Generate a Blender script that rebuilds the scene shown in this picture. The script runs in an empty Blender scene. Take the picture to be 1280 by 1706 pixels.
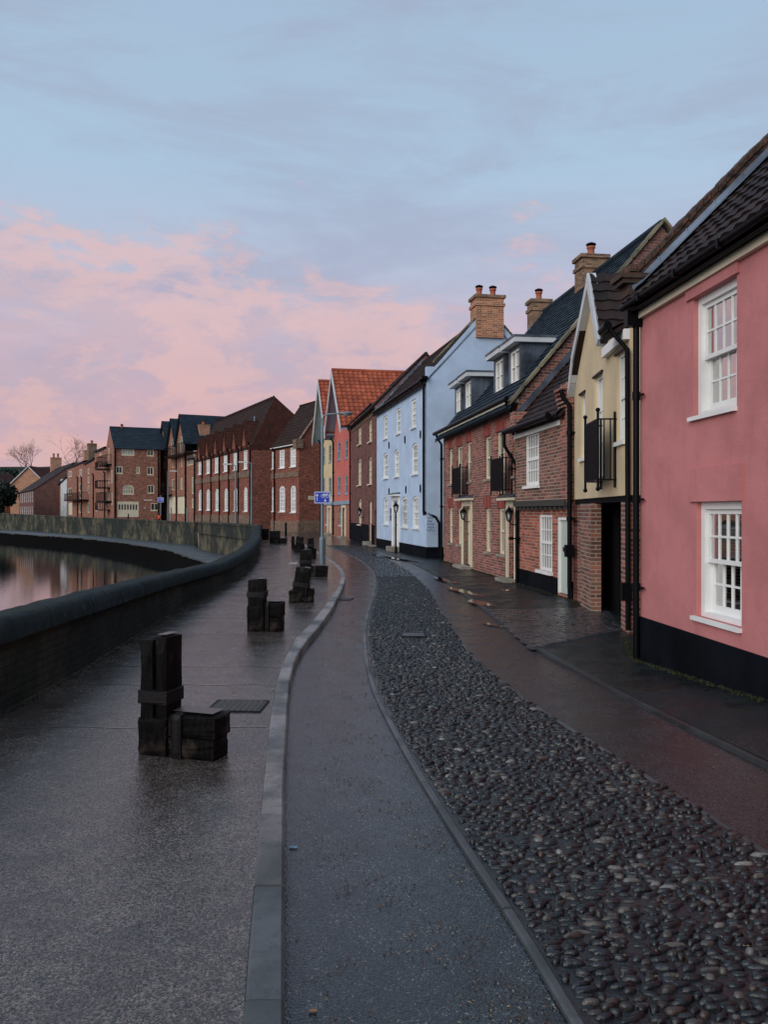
import bpy, math, random
from mathutils import Vector, Matrix
from mathutils.geometry import delaunay_2d_cdt
random.seed(7)
S = bpy.context.scene
COL = S.collection
PI = math.pi
EYE, FOC, CX, HY = 1.9, 1380.0, 640.0, 852.0      # survey of the photo: eye height, focal length, principal column, horizon row

def G(px, py, z=0.0):                              # where a pixel's ray meets the level z (used only to survey the plan)
    d = (EYE - z) * FOC / (py - HY)
    return ((px - CX) * d / FOC, d)

# ------------------------------------------------------------------ objects
def tag(o, label=None, cat=None, group=None, kind=None):
    if label: o['label'] = label
    if cat: o['category'] = cat
    if group: o['group'] = group
    if kind: o['kind'] = kind
    return o

def empty(name, label, cat, loc=(0, 0, 0), rz=0, group=None):
    o = bpy.data.objects.new(name, None)
    o.empty_display_size = .3
    COL.objects.link(o)
    o.location = loc
    o.rotation_euler = (0, 0, rz)
    return tag(o, label, cat, group)

class MB:
    def __init__(s):
        s.v = []; s.f = []; s.uv = []; s.sm = []; s.c = []
    def face(s, pts, uvs=None, smooth=False, col=None):
        i = len(s.v)
        s.v += [tuple(p) for p in pts]
        s.f.append(list(range(i, i + len(pts))))
        if uvs is None:
            a = Vector(pts[1]) - Vector(pts[0]); b = Vector(pts[-1]) - Vector(pts[0]); n = a.cross(b)
            k = max(range(3), key=lambda q: abs(n[q]))
            if k == 2: uvs = [(p[0], p[1]) for p in pts]
            elif k == 0: uvs = [(p[1], p[2]) for p in pts]
            else: uvs = [(p[0], p[2]) for p in pts]
        s.uv += list(uvs); s.sm.append(smooth); s.c += [col] * len(pts)
    def grid(s, rows, smooth=True, closed=False, uvrows=None, col=None, flip=False):
        base = len(s.v)
        n = len(rows[0])
        for r in rows: s.v += [tuple(p) for p in r]
        for j in range(len(rows) - 1):
            for i in range(n if closed else n - 1):
                k = (i + 1) % n
                q = [base + j * n + i, base + j * n + k, base + (j + 1) * n + k, base + (j + 1) * n + i]
                u = [(j, i), (j, i + 1), (j + 1, i + 1), (j + 1, i)]
                if flip: q.reverse(); u.reverse()
                s.f.append(q)
                if uvrows:
                    s.uv += [uvrows[a][b % n] for a, b in u]
                else:
                    s.uv += [(s.v[x][0] + s.v[x][1], s.v[x][2]) for x in q]
                s.sm.append(smooth); s.c += [col] * 4
    def box(s, x0, x1, y0, y1, z0, z1, M=None, skip='', col=None):
        P = [(x0, y0, z0), (x1, y0, z0), (x1, y1, z0), (x0, y1, z0), (x0, y0, z1), (x1, y0, z1), (x1, y1, z1), (x0, y1, z1)]
        uvf = {'f': lambda p: (p[0], p[2]), 'b': lambda p: (p[0], p[2]), 'l': lambda p: (p[1], p[2]), 'r': lambda p: (p[1], p[2]), 't': lambda p: (p[0], p[1]), 'd': lambda p: (p[0], p[1])}
        for k, q in (('f', (0, 1, 5, 4)), ('r', (1, 2, 6, 5)), ('b', (2, 3, 7, 6)), ('l', (3, 0, 4, 7)), ('t', (4, 5, 6, 7)), ('d', (3, 2, 1, 0))):
            if k in skip: continue
            pts = [P[i] for i in q]; uvs = [uvf[k](p) for p in pts]
            if M: pts = [M @ Vector(p) for p in pts]
            s.face(pts, uvs, col=col)
    def tube(s, pts, r, n=8, cap=True, col=None):
        pts = [Vector(p) for p in pts]
        rr = r if isinstance(r, (list, tuple)) else [r] * len(pts)
        rows = []; prev = None
        for i, p in enumerate(pts):
            t = (pts[min(i + 1, len(pts) - 1)] - pts[max(i - 1, 0)]).normalized()
            if prev is None:
                a = Vector((0, 0, 1)) if abs(t.z) < .9 else Vector((1, 0, 0))
                x = t.cross(a).normalized()
            else:
                x = (prev - t * prev.dot(t)).normalized()
            prev = x; y = t.cross(x)
            rows.append([p + (x * math.cos(2 * PI * k / n) + y * math.sin(2 * PI * k / n)) * rr[i] for k in range(n)])
        s.grid(rows, True, True, col=col)
        if cap:
            s.face(rows[0][::-1], col=col); s.face(rows[-1], col=col)
    def lathe(s, prof, n=12, at=(0, 0, 0)):
        rows = [[(at[0] + r * math.cos(2 * PI * k / n), at[1] + r * math.sin(2 * PI * k / n), at[2] + z) for k in range(n)] for r, z in prof]
        s.grid(rows, True, True)
    def build(s, name, mat, parent=None, **kw):
        me = bpy.data.meshes.new(name)
        me.from_pydata(s.v, [], s.f)
        uvl = me.uv_layers.new(name='UVMap')
        flat = [c for uv in s.uv for c in uv]
        uvl.data.foreach_set('uv', flat)
        if any(c is not None for c in s.c):
            ca = me.color_attributes.new('Col', 'FLOAT_COLOR', 'CORNER')
            fl = []
            for c in s.c: fl += list(c if c else (1, 1, 1)) + [1.0]
            ca.data.foreach_set('color', fl)
        me.polygons.foreach_set('use_smooth', s.sm)
        me.materials.append(mat)
        me.update()
        o = bpy.data.objects.new(name, me)
        COL.objects.link(o)
        if parent: o.parent = parent
        return tag(o, **kw) if kw else o

def build_split(mb, name, mat, parent=None, **kw):
    """every separate piece of mb becomes an object of its own"""
    par = list(range(len(mb.f)))
    def find(x):
        while par[x] != x: par[x] = par[par[x]]; x = par[x]
        return x
    seen = {}
    for i, f in enumerate(mb.f):
        for v in f:
            k = tuple(round(c, 3) for c in mb.v[v])
            if k in seen: par[find(i)] = find(seen[k])
            else: seen[k] = i
    g = {}
    for i in range(len(mb.f)): g.setdefault(find(i), []).append(i)
    cl = []
    for fs in g.values():
        pts = [mb.v[v] for i in fs for v in mb.f[i]]
        cl.append([fs, [min(p[k] for p in pts) - .01 for k in range(3)], [max(p[k] for p in pts) + .01 for k in range(3)]])
    ch = True
    while ch:
        ch = False
        for i in range(len(cl)):
            for j in range(i + 1, len(cl)):
                a, b = cl[i], cl[j]
                if all(a[1][k] <= b[2][k] and b[1][k] <= a[2][k] for k in range(3)):
                    cl[i] = [a[0] + b[0], [min(a[1][k], b[1][k]) for k in range(3)], [max(a[2][k], b[2][k]) for k in range(3)]]
                    cl.pop(j); ch = True; break
            if ch: break
    st = []; n = 0
    for f in mb.f: st.append(n); n += len(f)
    out = []
    for fs, _, _ in cl:
        m = MB()
        for i in fs:
            m.face([mb.v[v] for v in mb.f[i]], mb.uv[st[i]:st[i] + len(mb.f[i])], mb.sm[i], mb.c[st[i]])
        out.append(m.build(name, mat, parent, **kw))
    return out

# ------------------------------------------------------------------ materials
def lin(r, g, b):
    f = lambda c: ((c / 255 + .055) / 1.055) ** 2.4 if c > 10 else c / 255 / 12.92
    return (f(r), f(g), f(b), 1)
class NT:
    def __init__(s, name):
        m = bpy.data.materials.new(name); m.use_nodes = True
        s.m = m; s.t = m.node_tree; s.t.nodes.clear()
        s.out = s.n('ShaderNodeOutputMaterial'); s.b = s.n('ShaderNodeBsdfPrincipled')
        s.t.links.new(s.b.outputs[0], s.out.inputs[0])
    def n(s, t, **kw):
        x = s.t.nodes.new(t)
        for k, v in kw.items(): setattr(x, k, v)
        return x
    def l(s, a, b): s.t.links.new(a, b)
    def set(s, sock, v):
        if hasattr(v, 'is_output') or isinstance(v, bpy.types.NodeSocket): s.l(v, sock)
        else: sock.default_value = v
    def uv(s): return s.n('ShaderNodeTexCoord').outputs['UV']
    def pos(s): return s.n('ShaderNodeNewGeometry').outputs['Position']
    def mapping(s, v, scale=(1, 1, 1), loc=(0, 0, 0), rot=(0, 0, 0)):
        m = s.n('ShaderNodeMapping'); s.l(v, m.inputs[0]); m.inputs['Scale'].default_value = scale
        m.inputs['Location'].default_value = loc; m.inputs['Rotation'].default_value = rot
        return m.outputs[0]
    def noise(s, v, scale, detail=4, rough=.55, dist=0):
        m = s.n('ShaderNodeTexNoise'); s.l(v, m.inputs['Vector']); m.inputs['Scale'].default_value = scale
        m.inputs['Detail'].default_value = detail; m.inputs['Roughness'].default_value = rough; m.inputs['Distortion'].default_value = dist
        return m.outputs[0]
    def ramp(s, v, a, b, lo=0.0, hi=1.0):
        m = s.n('ShaderNodeMapRange'); m.interpolation_type = 'SMOOTHSTEP'; s.l(v, m.inputs[0])
        m.inputs[1].default_value = a; m.inputs[2].default_value = b; m.inputs[3].default_value = lo; m.inputs[4].default_value = hi
        return m.outputs[0]
    def mix(s, fac, a, b, mode='MIX'):
        m = s.n('ShaderNodeMix', data_type='RGBA', blend_type=mode)
        s.set(m.inputs[0], fac); s.set(m.inputs[6], a); s.set(m.inputs[7], b)
        return m.outputs[2]
    def math(s, op, a, b=0.0, c=None):
        m = s.n('ShaderNodeMath', operation=op); s.set(m.inputs[0], a); s.set(m.inputs[1], b)
        if c is not None: s.set(m.inputs[2], c)
        return m.outputs[0]
    def bump(s, h, strength=.5, dist=.01, prev=None):
        m = s.n('ShaderNodeBump'); s.l(h, m.inputs['Height']); m.inputs['Strength'].default_value = strength; m.inputs['Distance'].default_value = dist
        if prev: s.l(prev, m.inputs['Normal'])
        s.l(m.outputs[0], s.b.inputs['Normal'])
        return m.outputs[0]
    def fin(s, color, rough=.7, spec=.5, metal=0):
        s.set(s.b.inputs['Base Color'], color); s.set(s.b.inputs['Roughness'], rough); s.set(s.b.inputs['Specular IOR Level'], spec)
        s.b.inputs['Metallic'].default_value = metal
        return s.m

def m_paint(name, c, rough=.6, var=.12, bump=.15, scale=40, dirt=0.0, dirtc=(.03, .035, .03, 1), spec=.3):
    t = NT(name); uv = t.uv(); p = t.pos()
    n1 = t.noise(p, 1.3, 5, .6)
    dark = tuple(x * (1 - var * 2.2) for x in c[:3]) + (1,)
    lite = tuple(min(1, x * (1 + var)) for x in c[:3]) + (1,)
    col = t.mix(t.ramp(n1, .3, .7), dark, lite)
    if dirt:
        st = t.noise(t.mapping(p, (3, 3, .35)), 2.2, 5, .65)
        col = t.mix(t.math('MULTIPLY', t.ramp(st, .5, .85), dirt), col, dirtc)
    t.bump(t.math('ADD', t.noise(p, scale, 4, .6), t.math('MULTIPLY', t.noise(p, 5, 5, .6), 1.8)), bump, .012)
    return t.fin(col, rough, spec)

def m_brick(name, c1, c2, mortar, bw=.225, bh=.075, ms=.011, dirt=.35, dirtc=(.035, .025, .02, 1), bump=.5, tint=None):
    t = NT(name); uv = t.uv()
    wob = t.noise(uv, 3.0, 2)
    br = t.n('ShaderNodeTexBrick'); t.l(uv, br.inputs['Vector'])
    br.inputs['Color1'].default_value = c1; br.inputs['Color2'].default_value = c2; br.inputs['Mortar'].default_value = mortar
    br.inputs['Scale'].default_value = 1; br.inputs['Mortar Size'].default_value = ms; br.inputs['Mortar Smooth'].default_value = .3
    br.inputs['Brick Width'].default_value = bw; br.inputs['Row Height'].default_value = bh; br.inputs['Bias'].default_value = -.05
    # second brick colour field: per-brick darker / lighter headers
    fl = t.n('ShaderNodeVectorMath', operation='FLOOR'); t.l(t.mapping(uv, (1 / bw, 1 / bh, 1)), fl.inputs[0])
    wn = t.n('ShaderNodeTexWhiteNoise'); t.l(fl.outputs[0], wn.inputs[0])
    k = t.ramp(wn.outputs[0], .0, 1.0, .55, 1.35)
    mul = t.n('ShaderNodeVectorMath', operation='SCALE'); t.l(br.outputs[0], mul.inputs[0]); t.l(k, mul.inputs[3])
    col = t.mix(br.outputs[1], mul.outputs[0], br.outputs[0])
    big = t.noise(t.pos(), .9, 6, .65)
    col = t.mix(t.math('MULTIPLY', t.ramp(big, .45, .75), dirt), col, dirtc)
    fine = t.noise(uv, 60, 3)
    col = t.mix(.35, col, t.mix(fine, (.3, .3, .3, 1), (.75, .75, .75, 1)), 'OVERLAY')
    h = t.math('SUBTRACT', t.math('MULTIPLY', fine, .4), t.math('MULTIPLY', br.outputs[1], 1.0))
    t.bump(h, bump, .012)
    return t.fin(col, .8, .3)

def m_tile(name, c1, c2, c3=None, rough=.55, moss=.3, mossc=(.035, .04, .02, 1)):
    t = NT(name); uv = t.uv()
    fl = t.n('ShaderNodeVectorMath', operation='FLOOR'); t.l(uv, fl.inputs[0])
    wn = t.n('ShaderNodeTexWhiteNoise'); t.l(fl.outputs[0], wn.inputs[0])
    col = t.mix(wn.outputs[0], c1, c2)
    n = t.noise(t.pos(), 1.1, 6, .7)
    col = t.mix(t.math('MULTIPLY', t.ramp(n, .5, .72), moss), col, mossc)
    n2 = t.noise(t.pos(), 22, 4)
    col = t.mix(.5, col, t.mix(n2, (.2, .2, .2, 1), (.8, .8, .8, 1)), 'OVERLAY')
    t.bump(n2, .4, .012)
    return t.fin(col, rough + .2, .12)

def m_asphalt(name, c, chip, wet=.3, tint=(.05, .04, .035, 1), moss=False, rlo=.2, rhi=.6, spec=.45, grain=1.0):
    t = NT(name); p = t.pos()
    def cells(scale):
        vo = t.n('ShaderNodeTexVoronoi'); t.l(p, vo.inputs['Vector']); vo.inputs['Scale'].default_value = scale; vo.inputs['Randomness'].default_value = 1
        wn = t.n('ShaderNodeTexWhiteNoise'); t.l(vo.outputs['Color'], wn.inputs[0]); return vo, wn
    v1, w1 = cells(150); v2, w2 = cells(80)
    a = t.noise(p, 210, 2, .7)
    big = t.noise(p, .5, 5, .6); mid = t.noise(p, 4.2, 7, .8); blot = t.noise(p, 1.7, 6, .7, .6)
    g = t.math('MULTIPLY', t.ramp(w1.outputs[0], .0, 1.0, .2, 2.2), t.ramp(w2.outputs[0], 0, 1, .5, 1.5))
    g = t.math('MULTIPLY', g, t.ramp(mid, .3, .7, .65, 1.35))
    sc = t.n('ShaderNodeVectorMath', operation='SCALE'); sc.inputs[0].default_value = c[:3]; t.l(g, sc.inputs[3])
    col = sc.outputs[0]
    col = t.mix(t.math('MULTIPLY', t.ramp(w1.outputs[0], .955, .975), t.ramp(mid, .40, .60)), col, chip)
    col = t.mix(t.math('MULTIPLY', t.ramp(big, .4, .7), .45), col, tint)
    col = t.mix(t.math('MULTIPLY', t.ramp(blot, .53, .66), .45), col, tuple(x * .35 for x in c[:3]) + (1,))
    if moss:
        col = t.mix(t.math('MULTIPLY', t.ramp(t.noise(p, 2.2, 6, .7), .52, .7), .6), col, (.016, .024, .010, 1))
    r = t.math('ADD', t.ramp(blot, .35, .62, rhi, rlo), t.math('MULTIPLY', t.math('SUBTRACT', mid, .5), .6))
    r = t.math('ADD', r, t.math('MULTIPLY', t.math('SUBTRACT', w2.outputs[0], .5), .25))
    r = t.math('MAXIMUM', r, .08)
    h = t.math('ADD', t.math('MULTIPLY', v2.outputs['Distance'], -1.0), t.math('MULTIPLY', v1.outputs['Distance'], -.5))
    h = t.math('ADD', h, t.math('MULTIPLY', mid, .7))
    t.bump(h, .38 * grain, .0045)
    return t.fin(col, r, spec)

def m_plain(name, c, rough=.5, spec=.5, metal=0, bump=0, scale=30, var=.25):
    t = NT(name)
    n = t.noise(t.pos(), scale, 4)
    col = t.mix(n, tuple(x * (1 - var) for x in c[:3]) + (1,), tuple(min(1, x * (1 + var)) for x in c[:3]) + (1,))
    if bump: t.bump(n, bump, .01)
    return t.fin(col, rough, spec, metal)

def m_pane(name, c, rough=.05):
    t = NT(name)
    t.bump(t.noise(t.pos(), 2.5, 2), .08, .02)
    n = t.noise(t.mapping(t.pos(), (1, 1, .4)), 3, 3)
    return t.fin(t.mix(t.ramp(n, .35, .65), tuple(x * .55 for x in c[:3]) + (1,), c), rough, .9)

M = {}
M['pink'] = m_paint('pink_render', (.56, .210, .205, 1), .8, .07, .6, 110, .35, (.36, .115, .11, 1))
M['cream'] = m_paint('cream_render', (.64, .51, .32, 1), .8, .06, .35, 90, .2, (.35, .28, .17, 1))
M['cream2'] = m_paint('pale_cream_render', (.66, .52, .30, 1), .75, .05, .2, 60, .1, (.4, .33, .2, 1))
M['salmon'] = m_paint('salmon_render', (.58, .15, .12, 1), .75, .05, .2, 60, .1, (.35, .12, .1, 1))
M['blue'] = m_paint('blue_render', (.46, .585, .745, 1), .75, .05, .3, 60, .25, (.30, .38, .50, 1))
M['black'] = m_paint('black_plinth_paint', (.004, .0055, .009, 1), .8, .3, .3, 60, .3, (.012, .014, .012, 1), .08)
M['iron'] = m_plain('black_iron_paint', (.003, .0035, .005, 1), .45, .1)
M['white'] = m_paint('white_joinery_paint', (.80, .81, .78, 1), .45, .05, .05, 30, .12, (.35, .33, .28, 1))
M['creamwood'] = m_paint('cream_joinery_paint', (.68, .62, .46, 1), .5, .05, .05, 30, .1)
M['bluewood'] = m_paint('bluegrey_joinery_paint', (.25, .34, .42, 1), .5, .06, .05, 30)
M['palewood'] = m_paint('pale_grey_barge_paint', (.55, .58, .60, 1), .5, .06, .05, 30, .1)
M['sage'] = m_paint('sage_door_paint', (.46, .52, .46, 1), .45, .04, .05, 30)
M['reddoor'] = m_paint('dark_red_door_paint', (.20, .012, .02, 1), .35, .05, .05, 30)
M['brick_red'] = m_brick('red_brick', (.34, .105, .07, 1), (.17, .06, .05, 1), (.31, .25, .21, 1), dirt=.35)
M['brick_orange'] = m_brick('orange_red_brick', (.42, .12, .065, 1), (.27, .075, .05, 1), (.35, .26, .21, 1), dirt=.2)
M['brick_cottage'] = m_brick('brown_and_red_brick', (.28, .10, .06, 1), (.13, .075, .06, 1), (.34, .28, .23, 1), dirt=.3)
M['brick_dark'] = m_brick('dark_red_brick', (.22, .06, .045, 1), (.12, .045, .04, 1), (.16, .12, .10, 1), dirt=.55)
M['brick_roof'] = m_brick('mossy_roof_brick', (.11, .045, .03, 1), (.05, .028, .022, 1), (.06, .05, .035, 1), dirt=.7)
M['brick_old'] = m_brick('weathered_red_brick', (.30, .088, .05, 1), (.18, .055, .036, 1), (.16, .09, .07, 1), bw=.24, bh=.085, dirt=.45)
M['brick_buff'] = m_brick('buff_stone_base', (.22, .15, .10, 1), (.17, .10, .07, 1), (.18, .13, .10, 1), dirt=.5)
M['brick_far'] = m_brick('rose_brown_brick', (.34, .145, .09, 1), (.24, .10, .07, 1), (.25, .15, .12, 1), bw=.3, bh=.11, dirt=.25)
M['brick_chim'] = m_brick('orange_chimney_brick', (.50, .19, .09, 1), (.34, .12, .06, 1), (.45, .35, .25, 1), dirt=.35)
M['brick_chim2'] = m_brick('yellowish_chimney_brick', (.27, .15, .09, 1), (.17, .09, .06, 1), (.24, .19, .13, 1), dirt=.5, dirtc=(.04, .045, .025, 1))
M['lintel'] = m_brick('bright_red_lintel_brick', (.27, .062, .045, 1), (.23, .052, .038, 1), (.36, .07, .05, 1), bw=.07, bh=.4, ms=.005, dirt=.1)
M['t_orange'] = m_tile('orange_pantile', (.44, .115, .06, 1), (.26, .065, .035, 1), moss=.25, mossc=(.18, .07, .035, 1))
M['t_dark'] = m_tile('dark_brown_pantile', (.040, .024, .022, 1), (.018, .014, .016, 1), rough=.45, moss=.4)
M['t_brown'] = m_tile('brown_roof_tile', (.042, .021, .017, 1), (.024, .015, .013, 1), rough=.6, moss=.4)
M['t_slate'] = m_tile('dark_blue_slate', (.022, .034, .046, 1), (.013, .022, .032, 1), rough=.45, moss=.25, mossc=(.02, .035, .04, 1))
M['t_redtile'] = m_tile('dull_red_roof_tile', (.085, .030, .022, 1), (.05, .021, .017, 1), rough=.65, moss=.4)
M['lead'] = m_paint('lead_sheet', (.075, .095, .125, 1), .45, .35, .2, 25, .5, (.16, .17, .18, 1))
M['leadlight'] = m_paint('pale_lead_flashing', (.16, .20, .26, 1), .4, .25, .2, 25, .3)
M['coping'] = m_paint('mossy_stone_coping', (.22, .19, .12, 1), .85, .3, .5, 40, .5)
M['pot'] = m_plain('clay_chimney_pot', (.36, .10, .05, 1), .7)
M['timber'] = m_plain('old_dark_oak_beam', (.05, .045, .04, 1), .8, .3, 0, .6, 12)
M['pane'] = m_pane('dark_window_glass', (.05, .06, .07, 1))
M['pane_pale'] = m_pane('curtained_window_glass', (.42, .41, .36, 1), .12)
M['pane_white'] = m_pane('white_shuttered_glass', (.62, .64, .64, 1), .3)
M['pane_mid'] = m_pane('half_curtained_glass', (.20, .21, .20, 1), .08)
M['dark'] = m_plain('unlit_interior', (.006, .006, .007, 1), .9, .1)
M['stone'] = m_paint('stone_sill', (.30, .27, .22, 1), .85, .15, .3, 40, .2)

# ------------------------------------------------------------------ building frames
class Fr:                                        # a vertical plane inside a root: o + a*u, inward depth w
    def __init__(s, o=(0, 0), a=(1, 0)):
        L = math.hypot(*a); s.o = o; s.a = (a[0] / L, a[1] / L); s.i = (-s.a[1], s.a[0])
    def p(s, u, z, w=0): return (s.o[0] + s.a[0] * u + s.i[0] * w, s.o[1] + s.a[1] * u + s.i[1] * w, z)
FRONT = Fr()

def inside(p, poly):
    x, y = p; c = False; n = len(poly)
    for i in range(n):
        x1, y1 = poly[i]; x2, y2 = poly[(i + 1) % n]
        if (y1 > y) != (y2 > y) and x < (x2 - x1) * (y - y1) / (y2 - y1) + x1: c = not c
    return c
def tris(outline, holes):
    V = []; F = []
    for lp in [outline] + holes:
        i = len(V); V += [Vector(q) for q in lp]; F.append(list(range(i, i + len(lp))))
    E = [(f[k], f[(k + 1) % len(f)]) for f in F for k in range(len(f))]
    r = delaunay_2d_cdt(V, E, [], 0, 1e-5)
    vs, fs = r[0], r[2]; out = []
    for f in fs:
        c = sum((vs[i] for i in f), Vector((0, 0))) / len(f)
        if inside(c, outline) and not any(inside(c, h) for h in holes):
            pts = [vs[i] for i in f]
            ar = sum(pts[k].x * pts[(k + 1) % 3].y - pts[(k + 1) % 3].x * pts[k].y for k in range(3))
            if ar < 0: pts.reverse()
            out.append([(q.x, q.y) for q in pts])
    return out
def plate(mb, fr, outline, holes=(), w0=0.0, w1=None, rev=.14, edges=True):
    """face at inward depth w0; openings get reveals rev deep; with w1 the outer edge is closed back to w1"""
    holes = list(holes)
    for t in tris(outline, holes):
        mb.face([fr.p(u, z, w0) for u, z in t], t)
    def rim(lp, wa, wb, sgn):
        n = len(lp); ar = sum(lp[k][0] * lp[(k + 1) % n][1] - lp[(k + 1) % n][0] * lp[k][1] for k in range(n))
        if (ar > 0) != (sgn > 0): lp = lp[::-1]
        for k in range(n):
            a, b = lp[k], lp[(k + 1) % n]
            mb.face([fr.p(*b, wa), fr.p(*a, wa), fr.p(*a, wb), fr.p(*b, wb)], [(b[0], b[1]), (a[0], a[1]), (a[0] + wb - wa, a[1]), (b[0] + wb - wa, b[1])])
    for h in holes: rim(list(h), w0, w0 + rev if w1 is None else w1, -1)
    if w1 is not None and edges: rim(list(outline), w0, w1, 1)
def slab(mb, fr, u0, u1, z0, z1, w0, w1):
    P = lambda u, z, w: fr.p(u, z, w)
    q = [P(u0, z0, w0), P(u1, z0, w0), P(u1, z1, w0), P(u0, z1, w0), P(u0, z0, w1), P(u1, z0, w1), P(u1, z1, w1), P(u0, z1, w1)]
    A = [(0, 1, 2, 3), (1, 5, 6, 2), (5, 4, 7, 6), (4, 0, 3, 7), (3, 2, 6, 7), (4, 5, 1, 0)]
    U = [(u0, z0), (u1, z0), (u1, z1), (u0, z1)]
    D = abs(w1 - w0)
    UV = [U, [(0, z0), (D, z0), (D, z1), (0, z1)], [(u1, z0), (u0, z0), (u0, z1), (u1, z1)], [(0, z0), (D, z0), (D, z1), (0, z1)], [(u0, 0), (u1, 0), (u1, D), (u0, D)], [(u0, 0), (u1, 0), (u1, D), (u0, D)]]
    for f, uv in zip(A, UV): mb.face([q[i] for i in f], uv)

def rectp(u0, u1, z0, z1, arch=0.0, n=7):
    if not arch: return [(u0, z0), (u1, z0), (u1, z1), (u0, z1)]
    m = (u0 + u1) / 2; h = (u1 - u0) / 2
    top = [(m + h * math.cos(PI * k / n), z1 - arch + arch * math.sin(PI * k / n)) for k in range(n + 1)]
    return [(u0, z0), (u1, z0)] + [(u, z) for u, z in top]
def window(root, fr, u0, u1, z0, z1, arch=0.0, nx=3, ny=2, w=.08, fw=.055, wood='white', pane='pane', sill='white', sash=True, bar=.018, name='window', so=.05, label=None):
    mb = MB()
    o = rectp(u0, u1, z0, z1, arch); h = rectp(u0 + fw, u1 - fw, z0 + fw, z1 - fw, max(0, arch - fw * .3) if arch else 0)
    plate(mb, fr, o, [h], w, w + .06)
    iu0, iu1, iz0, iz1 = u0 + fw, u1 - fw, z0 + fw, z1 - fw
    topz = lambda u: iz1 if not arch else (iz1 - arch + arch * math.sqrt(max(0, 1 - ((u - (u0 + u1) / 2) / ((iu1 - iu0) / 2)) ** 2)))
    zm = (z0 + z1) / 2
    if sash: slab(mb, fr, iu0, iu1, zm - fw * .45, zm + fw * .45, w + .006, w + .05)
    for k in range(1, nx):
        u = iu0 + (iu1 - iu0) * k / nx
        slab(mb, fr, u - bar / 2, u + bar / 2, iz0, topz(u), w + .018, w + .048)
    zs = []
    if sash:
        for k in range(1, ny): zs += [iz0 + (zm - iz0) * k / ny, zm + (iz1 - zm) * k / ny]
    else:
        for k in range(1, ny): zs.append(iz0 + (iz1 - iz0) * k / ny)
    for z in zs: slab(mb, fr, iu0, iu1, z - bar / 2, z + bar / 2, w + .02, w + .046)
    wn = mb.build(name, M[wood], root)
    if label: wn['label'] = label
    g = MB(); g.face([fr.p(u0 + .01, z0 + .01, w + .055), fr.p(u1 - .01, z0 + .01, w + .055), fr.p(u1 - .01, z1 - .01, w + .055), fr.p(u0 + .01, z1 - .01, w + .055)])
    g.build('pane', M[pane], wn)
    if sill:
        s = MB(); slab(s, fr, u0 - .05, u1 + .05, z0 - .07, z0 - .002, -so, w + .05)
        s.build('sill', M[sill], wn)
    return wn

def roof_patch(mb, P, A, S_, kind='pantile', tw=.26, tl=.33, h=.03, thick=.06):
    """tiles laid on the slope from eave corner P along A, up S_"""
    P, A, S_ = Vector(P), Vector(A), Vector(S_)
    N = A.cross(S_).normalized()
    nu = max(1, round(A.length / tw)); nv = max(1, round(S_.length / tl))
    sub = 5 if kind == 'pantile' else 1
    cols = nu * sub
    amp = (.026 if tw < .3 else .07) if kind == 'pantile' else 0
    rng = random.Random(int(abs(P.x * 97 + P.z * 31) * 10))
    for j in range(nv):
        jit = [rng.uniform(-.006, .006) for _ in range(nu + 1)]
        lo, hi = [], []
        for i in range(cols + 1):
            a = i / cols; ph = (i % sub) / sub if kind == 'pantile' else 0
            wv = amp * (.5 + .5 * math.cos(2 * PI * (i / sub))) if kind == 'pantile' else 0
            jj = jit[min(nu, i // sub)]
            lo.append(P + A * a + S_ * (j / nv) + N * (h + wv + jj))
            hi.append(P + A * a + S_ * ((j + 1) / nv) + N * (wv + jj * .5))
        ul = [(i / sub, j + .02) for i in range(cols + 1)]; uh = [(i / sub, j + .98) for i in range(cols + 1)]
        mb.grid([lo, hi], kind == 'pantile', False, [ul, uh])
        bl = [q - N * (h + .012) for q in lo]
        mb.grid([bl, lo], False, False, [ul, ul])
    a, b, c, d = P, P + A, P + A + S_, P + S_
    dn = -N * thick
    mb.face([a + dn, d + dn, c + dn, b + dn], [(0.5, .5)] * 4)
    for p, q in ((a, b), (b, c), (c, d), (d, a)):
        mb.face([p + dn, q + dn, q + N * .004, p + N * .004], [(.5, .5)] * 4)

class House:
    def __init__(s, name, label, cat, P0, P1, group=None):
        s.P0, s.P1 = P0, P1
        dx, dy = P1[0] - P0[0], P1[1] - P0[1]
        s.L = math.hypot(dx, dy); s.a = (dx / s.L, dy / s.L); s.i = (-s.a[1], s.a[0])
        s.root = empty(name, label, cat, (P0[0], P0[1], 0), math.atan2(dy, dx), group)
    def uz(s, px, py, w=0.0):
        rx = (px - CX) / FOC; rz = (HY - py) / FOC
        # t*(rx,1) = P0 + a*u + i*w
        ax, ay = s.a; bx, by = s.P0[0] + s.i[0] * w, s.P0[1] + s.i[1] * w
        # t*rx - ax*u = bx ; t - ay*u = by
        det = -rx * ay + ax
        t = (-ay * bx + ax * by) / det
        u = (rx * by - bx) / det
        return u, EYE + rz * t
    def r(s, x0, x1, y0, y1, w=0.0):
        u0 = s.uz(x0, HY, w)[0]; u1 = s.uz(x1, HY, w)[0]; m = (x0 + x1) / 2
        return u0, u1, s.uz(m, y1, w)[1], s.uz(m, y0, w)[1]

def zc(z, r):                                    # survey sheet coordinates -> photo coordinates (x0, x1, y0, y1)
    ox, oy, k = z
    return (ox + r[0] / k, ox + r[1] / k, oy + r[2] / k, oy + r[3] / k)
Z1 = (0, 640, 3.879); Z2 = (250, 620, 4.267); Z3 = (510, 600, 5.016); Z4 = (700, 460, 3.556); Z5 = (720, 680, 3.556)

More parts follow.
